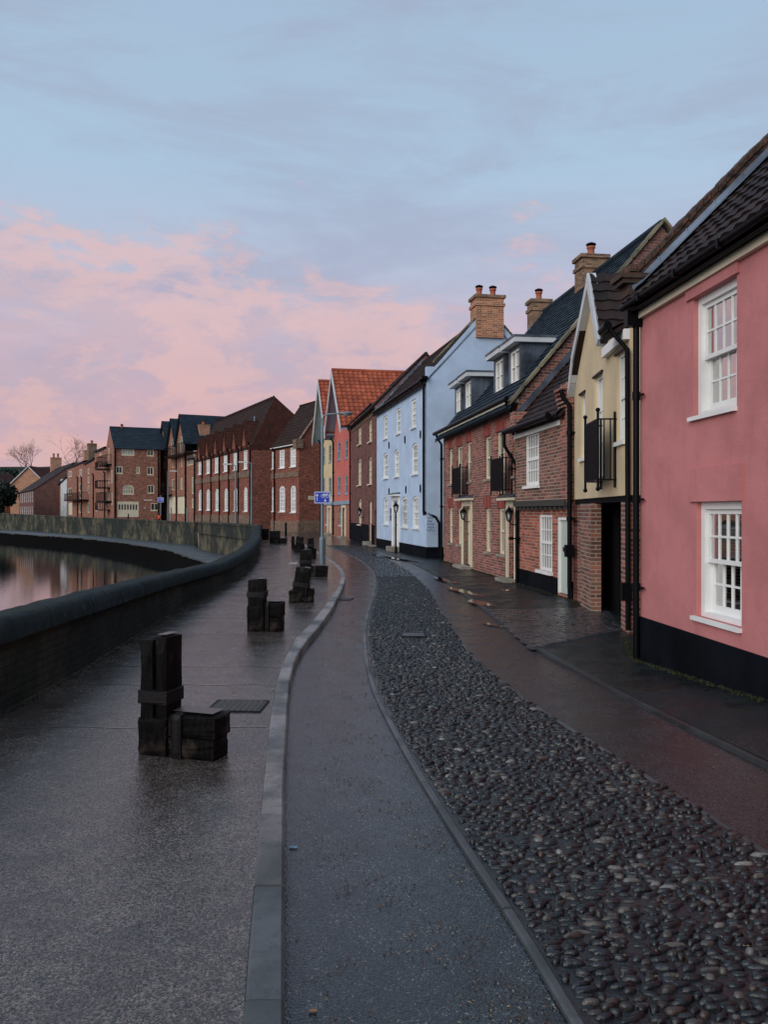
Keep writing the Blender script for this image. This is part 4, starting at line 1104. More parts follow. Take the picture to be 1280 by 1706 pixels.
# raised script on the wall near the corner
mb = MB()
for k, (a, b, y) in enumerate([(1022, 1062, 1290), (1015, 1068, 1318), (1020, 1058, 1345), (1012, 1078, 1368), (1018, 1070, 1395), (1012, 1080, 1418)]):
    x0, x1, y0, y1 = zc(Z3, (a, b, y, y)); (ua, z), (ub, _) = h.uz(x0, y0), h.uz(x1, y0); n = 22
    pts = [(ua + (ub - ua) * i / n, -.012, z + .035 * math.sin(i * 1.7 + k) + .02 * math.sin(i * .7)) for i in range(n + 1)]
    mb.tube(pts, .011, 5)
mb.build('wall_script', m_plain('grey_script', (.16, .22, .33, 1), .6), R)
shell(h, 'blue', RD * 2, EZ, RZ + .15)
mb = MB(); plate(mb, Fr((L, 0), (0, 1)), [(.0, EZ - .1), (RD, RZ), (RD * 2, EZ), (RD * 2, EZ + .3), (RD, RZ + .42), (.35, EZ + .55), (.0, EZ + .55)], [], 0, .25); mb.build('gable_parapet', M['blue'], R)
mainroof(h, 't_brown', RD * 2, EZ, RZ, kind='pantile', over=.2)
parapet(h, L - .12, RD * 2, EZ, RZ, wid=.3, rise=.5, start=.3, thick=.08); parapet(h, 0, RD * 2, EZ, RZ, wid=.35, rise=.28, mat='leadlight', start=-.1)
fascia(h, 0, L - .1, EZ - .12, EZ - .02, 'white', -.12)
gutter(h, 0, L - .1, EZ + .0, -.22, .07)
chimney(h, L - .30, RD + .1, .85, 1.15, 8.9, 10.62, 'brick_chim', [(0, -.33), (0, .25)])
pu = L - .08; mb = MB(); zt = EZ + .02; zk = h.uz(718, 853)[1]
mb.tube([(pu, -.1, zt), (pu, -.1, zk), (pu + .06, -.1, zk - .12)], .055, 8)
mb.box(pu - .35, pu + .3, -.25, 0, zt, zt + .12); mb.tube([(pu + .0, -.1, zk), (pu + .12, .35, zk - .2), (pu + .14, .5, zk - .45), (pu + .14, .5, .1)], .05, 8); mb.build('downpipe', M['iron'], R)

# ---- tall narrow brick house
h = House('brown_brick_house', 'narrow three storey dark brown brick house left of the blue one', 'house', (-2.22, 55.8), (-.40, 44.1))
R = h.root; L = h.L; EZ = 7.6
holes = []; wins = []
for (a, b, c, d) in [(435, 462, 540, 705), (523, 550, 500, 683), (433, 462, 825, 1045), (522, 550, 805, 1035), (437, 463, 1160, 1372)]:
    q = h.r(*zc(Z3, (a, b, c, d))); wins.append(q); holes.append(rectp(*q, .15))
D1 = h.r(*zc(Z3, (525, 549, 1175, 1515))); D1 = (D1[0], D1[1], .2, D1[3]); D2 = h.r(*zc(Z3, (574, 590, 1255, 1530))); D2 = (D2[0], D2[1], .1, D2[3])
holes += [rectp(*D1, .12), rectp(*D2)]
frontwall(h, 'brick_dark', [(0, -.3), (L, -.3), (L, EZ), (0, EZ)], holes, rev=.2)
for q in wins: window(R, FRONT, *q, arch=.15, nx=2, ny=2, w=.06, fw=.1, wood='creamwood', sill='creamwood', so=.1, pane='pane_pale')
mb = MB(); zp = 1.15
for a, b in ((0, D1[0]), (D1[1], D2[0])): slab(mb, FRONT, a, b, -.3, zp, -.03, 0)
build_split(mb, 'plinth', M['black'], R)
door(h, *D1, mat='creamwood', surround=None, hood=False, w=.08); door(h, *D2, mat='timber', surround=None, hood=False, w=.15, lab='dark plank side door')
shell(h, 'brick_dark', 5.4, EZ, EZ + 2.7); mainroof(h, 't_dark', 5.4, EZ, EZ + 2.7, kind='pantile'); gutter(h, 0, L, EZ); downpipe(h, .1, EZ - .1)
mb = MB(); slab(mb, FRONT, 0, L, EZ - .3, EZ - .05, -.08, 0); slab(mb, FRONT, 0, L, EZ - .45, EZ - .3, -.04, 0); build_split(mb, 'eaves_cornice', M['brick_buff'], R)
lantern(h, h.uz(*[zc(Z3, (490, 490, 1265, 1265))[k] for k in (0, 2)])[0], h.uz(607.7, 852)[1] - .1, 1.3)

# ---- gabled houses with orange pantiles
def gable_house(name, label, P0, P1, mat, apex, eave, windows, attic, band, grd_win, grd_door, D=11):
    h = House(name, label, 'house', P0, P1); R = h.root; L = h.L
    holes = []; ws = []
    for w in windows + attic:
        q = h.r(*zc(Z3, w)); ws.append(q); holes.append(rectp(*q))
    bz = h.uz(*band)[1]
    frontwall(h, mat, [(0, bz), (L, bz), (L, eave), (L / 2, apex), (0, eave)], holes)
    g1 = h.r(*zc(Z3, grd_win)); dd = h.r(*zc(Z3, grd_door)); dd = (dd[0], dd[1], .15, dd[3])
    frontwall(h, 'brick_orange', [(0, -.3), (L, -.3), (L, bz), (0, bz)], [rectp(*g1, .2), rectp(*dd)], name='lower_wall')
    for q in ws: window(R, FRONT, *q, nx=1, ny=1, w=.02, fw=.1, wood='bluewood', sill='bluewood', pane='pane_mid')
    window(R, FRONT, *g1, arch=.2, nx=2, ny=2, w=.06, fw=.12, wood='bluewood', sill='white', pane='pane_mid')
    door(h, *dd, mat='creamwood', surround='creamwood', hood=False, sw=.25)
    mb = MB(); slab(mb, FRONT, 0, L, bz - .16, bz + .1, -.1, 0); mb.build('fascia_band', M['bluewood'], R)
    mb = MB(); plate(mb, Fr((L, 0), (0, 1)), [(0, -.3), (D, -.3), (D, eave), (0, eave)]); plate(mb, Fr((0, D), (0, -1)), [(0, -.3), (D, -.3), (D, eave), (0, eave)]); plate(mb, Fr((L, D), (-1, 0)), [(0, -.3), (L, -.3), (L, eave), (L / 2, apex), (0, eave)]); build_split(mb, 'side_wall', M[mat], R)
    sl = (apex - eave) / (L / 2); o = .35; ov = .75; mb = MB()
    roof_patch(mb, (L + o, -ov, eave - o * sl + .06), (0, D + ov, 0), (-(L / 2 + o), 0, (L / 2 + o) * sl), 'pantile', .36, .42, .05)
    roof_patch(mb, (-o, D, eave - o * sl + .06), (0, -D - ov, 0), (L / 2 + o, 0, (L / 2 + o) * sl), 'pantile', .36, .42, .05)
    rf = mb.build('roof', M['t_orange'], R)
    rb = MB(); rb.tube([(L / 2, -ov, apex + .1), (L / 2, D, apex + .1)], .14, 8); rb.build('ridge_tiles', M['t_orange'], rf)
    mb = MB()
    for a, b in (((L + o, eave - o * sl), (L / 2, apex)), ((L / 2, apex), (-o, eave - o * sl))):
        a, b = Vector(a), Vector(b); q = [a + Vector((0, .1)), b + Vector((0, .1)), b - Vector((0, .38)), a - Vector((0, .38))]
        if (q[1] - q[0]).cross(q[2] - q[1]) < 0: q.reverse()
        plate(mb, FRONT, [(p.x, p.y) for p in q], [], -ov - .05, -ov + .03)
    mb.build('bargeboard', M['palewood'], R)
    mb = MB()   # boarded soffit under the overhang
    mb.face([(L + o, -ov, eave - o * sl - .14), (L + o, 0, eave - o * sl - .14), (L / 2, 0, apex - .14), (L / 2, -ov, apex - .14)]); mb.face([(-o, -ov, eave - o * sl - .14), (L / 2, -ov, apex - .14), (L / 2, 0, apex - .14), (-o, 0, eave - o * sl - .14)])
    mb.build('verge_soffit', M['bluewood'], R)
    downpipe(h, .1, eave - .4, .05, .06)
    return h
gable_house('salmon_gabled_house', 'salmon pink gabled house with bright orange pantile roof', (-3.86, 64), (-2.25, 55.9), 'salmon', 12.0, 7.9,
    [(263, 289, 688, 835), (325, 350, 667, 822), (263, 289, 972, 1119), (325, 350, 962, 1119)], [(291, 313, 385, 480)], (570, 837), (276, 296, 1245, 1380), (304, 330, 1240, 1462))
gable_house('cream_gabled_house', 'narrow cream gabled house with orange roof, left of the salmon one', (-5.35, 70.9), (-3.9, 64.1), 'cream2', 12.4, 8.3,
    [(143, 159, 730, 865), (190, 212, 712, 853), (143, 159, 987, 1098), (190, 212, 982, 1130)], [(168, 184, 450, 560)], (546, 838), (163, 178, 1245, 1375), (184, 208, 1240, 1450))

# ---- old brick works: gabled block beside the cream house
h = House('brick_warehouse', 'dark roofed old brick building with tall white shuttered windows beside the bend', 'building', (-11.0, 81.0), (-7.7, 74.9))
R = h.root; L = h.L; EZ = 8.1; D = 6.0; RZ = EZ + 4.2
holes = []; ws = []
for q_ in [(920, 957, 553, 682), (997, 1037, 533, 673), (865, 883, 568, 687), (920, 960, 810, 992), (1000, 1037, 806, 997), (865, 885, 815, 990)]:
    q = h.r(*zc(Z2, q_)); q = (max(.1, q[0]), q[1], q[2], q[3]); ar = .35 if q_[2] > 700 else 0; ws.append((q, ar)); holes.append(rectp(*q, ar))
frontwall(h, 'brick_old', [(0, -.3), (L, -.3), (L, EZ), (0, EZ)], holes)
for q, ar in ws: window(R, FRONT, *q, arch=ar, nx=2, ny=3, w=.03, fw=.14, bar=.07, pane='pane_white', so=.1)
mb = MB()
zb = h.uz(480, 791)[1]; slab(mb, FRONT, 0, L, zb - .25, zb + .25, -.08, 0)
slab(mb, FRONT, 0, L + .1, -.3, 1.0, -.1, 0); slab(mb, Fr((L, 0), (0, 1)), 0, D, -.3, 1.1, -.1, 0)
build_split(mb, 'string_course', M['brick_buff'], R)
shell(h, 'brick_old', D, EZ, RZ); mainroof(h, 't_brown', D, EZ, RZ, kind='plain', tw=.4, tl=.4, over=.2)
parapet(h, L, D, EZ, RZ, mat='brick_buff', wid=.4, rise=.3, start=-.3); fascia(h, 0, L, EZ - .2, EZ - .05, 'white', -.15)
mb = MB(); mb.box(L - .5, L + .3, -.4, .3, EZ - .5, EZ + .3); mb.build('kneeler', M['brick_buff'], R)
x0, x1, y0, y1 = zc(Z2, (1075, 1135, 822, 836)); hh = Fr((L, 0), (0, 1)); mb = MB(); slab(mb, hh, .9, 3.2, 2.95, 3.3, -.05, 0); mb.build('street_nameplate', m_plain('cream_nameplate', (.55, .5, .38, 1), .5), R)
for u in (h.uz(458.6, 852)[0],): downpipe(h, u, EZ - .2, .1, .08)

# ---- arched brick works with six gablets
h = House('brick_works', 'long red brick works with six gablets and a row of tall arched white windows', 'building', (-24.46, 107.7), (-13.48, 84))
R = h.root; L = h.L; EZ = 8.3; D = 9.2; RZ = 13.5; RG = 2.5
ux = [355, 412, 472, 536, 605, 678]; ut = [605, 595, 583, 570, 557, 543]; ub = [728, 722, 717, 708, 698, 690]; lx = [357, 413, 476, 541, 608, 680]; ltp = [832, 828, 825, 822, 818, 813]; lb = [980, 982, 985, 987, 987, 990]
holes = []; ws = []
for i in range(6):
    q = h.r(*zc(Z2, (ux[i] - 12, ux[i] + 13, ut[i] + 6, ub[i]))); ws.append((q, 0)); holes.append(rectp(*q))
    q = h.r(*zc(Z2, (lx[i] - 12, lx[i] + 13, ltp[i] + 4, lb[i]))); ws.append((q, .5)); holes.append(rectp(*q, .5))
ztop = max(q[3] for q, a in ws) + .12
frontwall(h, 'brick_old', [(0, -.3), (L, -.3), (L, ztop), (0, ztop)], holes)
for q, ar in ws: window(R, FRONT, *q, arch=ar, nx=2, ny=4, w=.03, fw=.16, bar=.08, pane='pane_white', so=.12)
mb = MB(); zb = h.uz(372, 796)[1]; slab(mb, FRONT, 0, L, zb - .3, zb + .3, -.08, 0); slab(mb, FRONT, 0, L, -.3, 1.5, -.08, 0); build_split(mb, 'string_course', M['brick_buff'], R)
mb = MB()   # gabled end wall towards the bend
plate(mb, Fr((L, 0), (0, 1)), [(0, -.3), (D, -.3), (D, EZ), (0, EZ)]); plate(mb, Fr((0, D), (0, -1)), [(0, -.3), (D, -.3), (D, EZ), (D - RG, RZ), (0, EZ)]); build_split(mb, 'side_wall', M['brick_old'], R)
mb = MB(); hip = 2.6
roof_patch(mb, (0, -.1, EZ), (L, 0, 0), (0, RG + .1, RZ - EZ), 'plain', .4, .4)
roof_patch(mb, (L, D, EZ), (-L, 0, 0), (0, -(D - RG), RZ - EZ), 'plain', .8, .8)
rf = mb.build('roof', M['t_brown'], R)
mb = MB(); plate(mb, Fr((L, 0), (0, 1)), [(-.2, EZ - .1), (D, EZ - .1), (RG, RZ + .15)], [], -.06, .1); mb.uv = [(a / .35, b / .3) for a, b in mb.uv]; mb.build('tile_hung_gable', M['t_redtile'], R)
for me in (mb,): pass
mb = MB()
for k in range(34): u = .4 + k * (L - .8) / 33; mb.box(u - .12, u + .12, RG - .08, RG + .08, RZ - .02, RZ + .30)
mb.box(.2, L - .2, RG - .06, RG + .06, RZ - .05, RZ + .05); mb.build('ridge_crest', M['t_brown'], rf)
gx = [355, 408, 464, 527, 594, 674]; gt = [470, 462, 440, 425, 402, 382]
for i in range(6):
    q = ws[2 * i][0]; m = (q[0] + q[1]) / 2; hw = 1.0; ez = ztop - .15; gz = ez + 2.6
    g = MB(); plate(g, FRONT, [(m - hw, ez), (m + hw, ez), (m, gz)], [rectp(m - .2, m + .2, ez + .6, ez + 1.25, .2)], -.12, .0)
    go = g.build('gablet', M['brick_old'], R)
    k = MB(); sl = 2.6 / hw
    roof_patch(k, (m + hw + .15, -.25, ez - .35), (0, 1.9, 0), (-hw - .15, 0, 3.0), 'plain', .4, .4, .02); roof_patch(k, (m - hw - .15, 1.65, ez - .35), (0, -1.9, 0), (hw + .15, 0, 3.0), 'plain', .4, .4, .02)
    k.build('gablet_roof', M['t_redtile'], go)
    p = MB(); slab(p, FRONT, m - .2, m + .2, ez + .6, ez + 1.25, -.02, -.01); p.build('gablet_window', M['pane_pale'], go)
for x in (320, 375, 438, 498, 565, 632, 717): downpipe(h, h.uz(250 + x / 4.267, 852)[0], ztop, .1, .09)
mb = MB(); q_ = zc(Z2, (738, 745, 300, 360)); mb.tube([(L - 3.2, 1.3, EZ + 2.2), (L - 3.2, 1.3, EZ + 3.6)], .13, 8); mb.build('flue_pipe', M['leadlight'], R)

# ---- three gabled flats
h = House('gabled_flats', 'brown brick flats with three slate gables and iron balconies', 'building', (-37.6, 139), (-26.9, 117.6))
R = h.root; L = h.L; EZ = 13.2; D = 16
def zr(z, r, h): return h.r(*zc(z, r))
ws = []
for q_, ar in [((148, 172, 478, 588), .5), ((210, 235, 458, 578), .5), ((95, 106, 630, 690), 0), ((155, 168, 622, 680), 0), ((218, 230, 615, 672), 0), ((82, 101, 772, 835), .3), ((153, 172, 760, 838), 0), ((215, 232, 752, 835), 0), ((78, 122, 500, 555), 0), ((292, 312, 745, 865), 0), ((292, 312, 900, 965), 0), ((258, 316, 590, 660), 0)]:
    ws.append((zr(Z2, q_, h), ar))
grg = [zr(Z2, (133, 187, 884, 1004), h), zr(Z2, (193, 250, 884, 1006), h)]
ug = [h.uz(250 + x / 4.267, 852)[0] for x in (72, 128, 190, 255)]
hts = [(h.uz(250 + 97 / 4.267, 620 + 330 / 4.267)), (h.uz(250 + 157 / 4.267, 620 + 310 / 4.267)), (h.uz(250 + 217 / 4.267, 620 + 280 / 4.267))]
out = [(ug[0], -.3), (ug[3], -.3)]
gz = [hts[0][1] - .6, hts[1][1] - .6, hts[2][1] - .6]; ez = [z - 4.2 for z in gz]; ez = [max(e, 12.2) for e in ez]
out += [(ug[3], ez[2]), ((ug[2] + ug[3]) / 2, gz[2]), (ug[2], ez[2]), ((ug[1] + ug[2]) / 2, gz[1]), (ug[1], ez[1]), ((ug[0] + ug[1]) / 2, gz[0]), (ug[0], ez[0])]
hl = [rectp(*q, ar) for q, ar in ws if q[1] < ug[3]] + [rectp(*q) for q in grg]
frontwall(h, 'brick_far', out, hl)
lo2 = MB(); plate(lo2, FRONT, [(ug[3], -.3), (L, -.3), (L, 9.6), (ug[3], 9.6)], [rectp(*q, ar) for q, ar in ws if q[0] > ug[3]], .1); slab(lo2, FRONT, ug[3], L, 9.6, 12.5, 3.3, 3.5); lo2.build('lower_wall', M['brick_far'], R)
for q, ar in ws: window(R, FRONT, *q, arch=ar, nx=2, ny=1, w=.05 if q[0] < ug[3] else .13, fw=.12, pane='pane_pale' if q[0] > ug[2] else 'pane_mid', sash=False, wood='creamwood', sill=None)
for q in grg:
    g = MB(); slab(g, FRONT, q[0], q[1], q[2], q[3], .1, .15)
    n = 6
    for k in range(1, n): u = q[0] + (q[1] - q[0]) * k / n; slab(g, FRONT, u - .02, u + .02, q[2], q[3], .08, .1)
    g.build('garage_door', M['creamwood'], R)
mb = MB()
for i in range(3):
    a, b = ug[i], ug[i + 1]; m = (a + b) / 2; sl = (gz[i] - ez[i])
    Dp = D if i == 2 else 6
    roof_patch(mb, (b + .25, -.4, ez[i] - .35), (0, Dp, 0), (m - b - .25, 0, sl + .5), 'slate', .6, .5, .02); roof_patch(mb, (a - .25, Dp - .4, ez[i] - .35), (0, -Dp, 0), (m - a + .25, 0, sl + .5), 'slate', .6, .5, .02)
roof_patch(mb, (ug[2], 3.5, 12.0), (L - ug[2] + 9, 0, 0), (0, 4.5, 5.1), 'slate', .6, .5, .02)
mb.build('roof', M['t_slate'], R)
mb = MB(); mb.face([(ug[3], -.3, 9.5), (L, -.3, 9.5), (L, 3.3, 10.8), (ug[3], 3.3, 10.8)]); mb.build('lean_to_roof', M['t_slate'], R)
mb = MB(); plate(mb, Fr((0, D), (0, -1)), [(0, -.3), (D, -.3), (D, 12.2), (0, 12.2)]); plate(mb, Fr((L, 0), (0, 1)), [(0, -.3), (D, -.3), (D, 10), (0, 10)]); build_split(mb, 'side_wall', M['brick_far'], R)
def far_balcony(h, u0, u1, z0, z1, w=-1.3, fr=FRONT):
    mb = MB(); slab(mb, fr, u0, u1, z0 - .15, z0, w, 0)
    for z in (z1, z0 + .1): slab(mb, fr, u0, u1, z - .04, z + .04, w - .03, w + .03)
    n = max(4, int((u1 - u0) / .3))
    for k in range(n + 1): u = u0 + (u1 - u0) * k / n; slab(mb, fr, u - .015, u + .015, z0, z1, w - .012, w + .012)
    for u in (u0, u1):
        slab(mb, fr, u - .04, u + .04, z1 - .04, z1 + .04, w, 0)
        for k in range(5): slab(mb, fr, u - .025, u + .025, z0, z1, w + abs(w) * k / 5 - .02, w + abs(w) * k / 5 + .02)
    return mb.build('balcony', M['iron'], h.root)
q = h.r(*zc(Z2, (98, 240, 520, 600)), -1.3); far_balcony(h, q[0], q[1], q[2] + .2, q[3])
q = h.r(*zc(Z2, (35, 100, 822, 880)), -1.3); far_balcony(h, q[0], q[1], q[2] + .2, q[3])
for x in (126, 190, 255, 320): downpipe(h, h.uz(250 + x / 4.267, 852)[0], 12.0 if x < 260 else 9.4, .1, .1)
chimney(h, h.uz(250 + 380 / 4.267, HY, 3)[0], 3, 1.6, 1.6, 9, h.uz(339, 620 + 375 / 4.267, 3)[1], 'brick_chim', [(0, 0)], .25, .5)

# ---- brick block facing the river
h = House('brick_flats', 'square brick block with steep slate roof and cream windows facing the river', 'building', ((189.5 - 640) / 1380 * 130, 130), ((267 - 640) / 1380 * 133, 133))
R = h.root; L = h.L; EZ = 12.0; D = 11; RZ = 15.6
ws = []
for q_, ar in [((785, 868, 418, 460), 0), ((950, 995, 422, 465), 0), ((748, 792, 530, 578), 0), ((880, 903, 533, 577), 0), ((950, 993, 535, 587), 0), ((792, 865, 650, 712), .5), ((953, 997, 652, 706), 0), ((973, 1026, 768, 818), 0)]: ws.append((zr(Z1, q_, h), ar, q_[1] - q_[0]))
gd = zr(Z1, (757, 897, 757, 858), h)
frontwall(h, 'brick_far', [(0, -.3), (L, -.3), (L, EZ), (0, EZ)], [rectp(q[0], min(q[1], L - .05), q[2], q[3], ar) for q, ar, n in ws] + [rectp(*gd)])
for q, ar, n in ws: window(R, FRONT, q[0], min(q[1], L - .05), q[2], q[3], arch=ar, nx=4 if n > 60 else 2, ny=2 if ar else 1, w=.04, fw=.14, bar=.09, wood='creamwood', sill='creamwood', sash=False, pane='pane_pale' if n > 60 else 'pane')
z_m = (gd[2] + gd[3]) / 2
mb = MB(); hs = [rectp(gd[0] + .15 + k * (gd[1] - gd[0] - .3) / 7 + .08, gd[0] + .15 + (k + 1) * (gd[1] - gd[0] - .3) / 7 - .08, z_m - .1, gd[3] - .5) for k in range(7)]
plate(mb, FRONT, rectp(*gd), hs, .05, .12); go = mb.build('garage_door', M['creamwood'], R)
g = MB(); slab(g, FRONT, gd[0], gd[1], z_m - .2, gd[3] - .4, .1, .11); build_split(g, 'garage_pane', M['pane'], go)
shell(h, 'brick_far', D, EZ, RZ, near=False); mainroof(h, 't_slate', D, EZ, RZ, kind='slate', tw=.6, tl=.5, over=.4, u1=L + 1.6)
fb = Fr((0, D), (0, -1))
for (a, b, c, d) in ((3.9, 5.6, 9.3, 12.2), (3.9, 5.6, 6.4, 8.6), (3.9, 5.6, 2.9, 5.2), (8.2, 9.6, 6.4, 8.4), (8.2, 9.6, 2.9, 4.9)): window(R, fb, a, b, c, d, nx=2, ny=1, w=-.04, fw=.15, sash=False, wood='creamwood', sill=None, pane='pane_mid')
for z in (8.8, 5.8, 2.2): far_balcony(h, 3.0, 6.4, z, z + 1.1, -2.0, fb)
mb = MB(); x0, x1, y0, y1 = zc(Z1, (930, 985, 746, 753)); q = h.r(x0, x1, y0, y1); slab(mb, FRONT, q[0], q[1], q[2], q[3], -.05, 0)
q = h.r(*zc(Z1, (930, 942, 797, 803))); slab(mb, FRONT, *q, -.05, 0); build_split(mb, 'name_sign', m_plain('white_sign_paint', (.6, .58, .52, 1), .5), R)
downpipe(h, L - .3, EZ - .2, .1, .1); downpipe(h, .2, EZ - .2, .1, .1)
mb = MB(); mb.lathe([(.25, 0), (.2, .6), (.25, .6), (0, .6)], 8, (L * .27, D / 2, RZ)); mb.build('chimney_pot', M['pot'], R)

# ---- terrace beyond the flats: brick row with balconies, white house
h = House('brick_row', 'row of brown brick flats with lean-to roofs and dark balconies', 'building', ((112 - 640) / 1380 * 172, 172), ((176 - 640) / 1380 * 140, 140))
R = h.root; L = h.L
ua, ub_, uc = h.uz(130, HY)[0], h.uz(141, HY)[0], h.uz(158, HY)[0]
f_ = lambda px, pz_: h.uz(px, 640 + pz_ / 3.879)[1]
prof = [(0, -.3), (L, -.3), (L, f_(172, 415)), (uc, f_(158, 440)), (uc, f_(158, 480)), (ub_, f_(141, 520)), (ub_, f_(141, 500)), (0, f_(112, 545))]
ws = []
for q_ in [(440, 465, 560, 600), (440, 465, 670, 720), (510, 530, 550, 600), (510, 530, 640, 690), (510, 530, 700, 740), (565, 578, 545, 580), (565, 578, 600, 640), (565, 578, 655, 705), (565, 578, 765, 830), (510, 527, 770, 830), (615, 630, 770, 820), (640, 655, 420, 460)]:
    q = zr(Z1, q_, h); ws.append(q)
gd = zr(Z1, (440, 467, 765, 845), h)
frontwall(h, 'brick_far', prof, [rectp(*q) for q in ws] + [rectp(*gd)])
for q in ws: window(R, FRONT, *q, nx=2, ny=1, w=.05, fw=.15, wood='creamwood', sill=None, sash=False, pane='pane_mid')
g = MB(); slab(g, FRONT, *gd, .08, .12); g.build('garage_door', M['creamwood'], R)
mb = MB()
for (a, b, za, zb_) in ((0, ub_, prof[-1][1], prof[-2][1]), (ub_, uc, prof[-3][1], prof[-4][1]), (uc, L, prof[3][1], prof[2][1])):
    mb.face([(a, -.3, za + .15), (b, -.3, zb_ + .15), (b, 7, zb_ + 1.4), (a, 7, za + 1.4)]); mb.face([(a, -.3, za - .15), (b, -.3, zb_ - .15), (b, -.3, zb_ + .15), (a, -.3, za + .15)])
mb.build('roof', M['t_slate'], R)
mb = MB(); plate(mb, Fr((L, 0), (0, 1)), [(0, -.3), (8, -.3), (8, 12), (0, 12)]); plate(mb, Fr((0, 8), (0, -1)), [(0, -.3), (8, -.3), (8, 8), (0, 8)]); build_split(mb, 'side_wall', M['brick_far'], R)
q = h.r(*zc(Z1, (415, 515, 705, 752)), -1.6); far_balcony(h, q[0], q[1], q[2] + .1, q[3], -1.6)
q = h.r(*zc(Z1, (620, 690, 700, 760)), -1.6); far_balcony(h, q[0], q[1], q[2] + .1, q[3], -1.6)
q = h.r(*zc(Z1, (625, 690, 465, 525)), -1.6); far_balcony(h, q[0], q[1], q[2] + .1, q[3], -1.6)
for x in (505, 530, 607, 680): downpipe(h, h.uz(x / 3.879, 852)[0], 8.6, .1, .12)
chimney(h, h.uz(594 / 3.879, HY, 3)[0], 3, 1.6, 1.6, 10, h.uz(153, 640 + 385 / 3.879, 3)[1], 'brick_chim2', [(0, 0)], .25, .5)

h = House('white_house', 'small white rendered house end between brick rows across the river', 'house', ((90 - 640) / 1380 * 182, 182), ((111 - 640) / 1380 * 174, 174))
R = h.root; L = h.L; us = h.uz(101, HY)[0]
ws = [zr(Z1, q_, h) for q_ in ((362, 378, 650, 700), (362, 378, 740, 800))]
frontwall(h, 'brick_far', [(0, -.3), (us, -.3), (us, 7.6), (0, 6.6)], [rectp(*q) for q in ws])
for q in ws: window(R, FRONT, *q, nx=2, ny=1, w=.05, fw=.15, sash=True, sill=None)
mb = MB(); slab(mb, FRONT, us, L, -.3, 8.8, 0, 6); mb.build('white_wall', m_paint('white_render', (.62, .64, .66, 1)), R)
mb = MB(); mb.face([(-.3, -.3, 6.7), (L, -.3, 9.1), (L, 6, 10.4), (-.3, 6, 8.2)]); mb.face([(-.3, -.3, 6.5), (L, -.3, 8.9), (L, -.3, 9.1), (-.3, -.3, 6.7)]); mb.build('roof', M['t_slate'], R)

def simple_house(name, label, P0, P1, D, ez, rz, wall, roof, wins, gable_front=False, chim=()):
    h = House(name, label, 'house', P0, P1); R = h.root; L = h.L
    if gable_front:
        frontwall(h, wall, [(0, -.3), (L, -.3), (L, ez), (L / 2, rz), (0, ez)], [rectp(*q) for q in wins])
        mb = MB(); plate(mb, Fr((L, 0), (0, 1)), [(0, -.3), (D, -.3), (D, ez), (0, ez)]); plate(mb, Fr((0, D), (0, -1)), [(0, -.3), (D, -.3), (D, ez), (0, ez)]); build_split(mb, 'side_wall', M[wall], R)
        mb = MB(); roof_patch(mb, (L + .4, -.4, ez - .25), (0, D, 0), (-L / 2 - .4, 0, rz - ez + .4), 'plain', .6, .5); roof_patch(mb, (-.4, D - .4, ez - .25), (0, -D, 0), (L / 2 + .4, 0, rz - ez + .4), 'plain', .6, .5); mb.build('roof', M[roof], R)
        mb = MB()
        for a, b in (((L + .4, ez - .3), (L / 2, rz + .1)), ((L / 2, rz + .1), (-.4, ez - .3))):
            a, b = Vector(a), Vector(b); q = [a, b, b - Vector((0, .3)), a - Vector((0, .3))]
            if (q[1] - q[0]).cross(q[2] - q[1]) < 0: q.reverse()
            plate(mb, FRONT, [(p.x, p.y) for p in q], [], -.46, -.4)
        mb.build('bargeboard', M['palewood'], R)
    else:
        frontwall(h, wall, [(0, -.3), (L, -.3), (L, ez), (0, ez)], [rectp(*q) for q in wins])
        shell(h, wall, D, ez, rz); mainroof(h, roof, D, ez, rz, kind='plain', tw=.6, tl=.5, over=.3, side=.15)
    for q in wins: window(R, FRONT, *q, nx=2, ny=1, w=.04, fw=.15, bar=.08, sill=None, wood='white')
    for c in chim: chimney(h, *c)
    return h
# brown house with its blank gable towards us: long front looks left
hb = simple_house('brown_terrace_house', 'brown brick house with blank gable and white windows beside the water', ((32 - 640) / 1380 * 205, 205), ((57 - 640) / 1380 * 176, 176), 16, 6.6, 12.4, 'brick_dark', 't_dark',
    [(3 + i * 4.2, 4.6 + i * 4.2, z, z + 2.2) for i in range(7) for z in (4.0, .8) if 4.6 + i * 4.2 < 30], chim=[(4, 8, 1.8, 2.4, 11, 15.2, 'brick_chim', [(0, -.5), (0, .5)], .25, .9), (27, 12, 1.8, 2.0, 10, 15.6, 'brick_chim', [(0, 0)], .25, 1.0)])
simple_house('orange_brick_house', 'orange brick gabled house behind the dark evergreen, nearer the brown house', (-102, 226), (-92, 226), 14, 9.4, 14.2, 'brick_chim', 't_redtile', [(3.5, 5.0, 5.5, 7.5)], True)
simple_house('orange_brick_house', 'orange brick gabled house furthest left, partly hidden by the dark evergreen', (-115, 232), (-106, 232), 14, 8.6, 12.8, 'brick_chim', 't_redtile', [(3.5, 5.0, 5.5, 7.5)], True)
simple_house('grey_roof_house', 'low far house with dark slate roof behind the brown terrace', (-86, 214), (-70, 205), 10, 9.5, 13.5, 'brick_dark', 't_slate', [])
mb = MB(); mb.box(-110, -84, 171, 171.4, -.3, 1.9); o = mb.build('garden_wall', M['brick_far'], label='low brick garden wall beside the brown house', cat='wall')

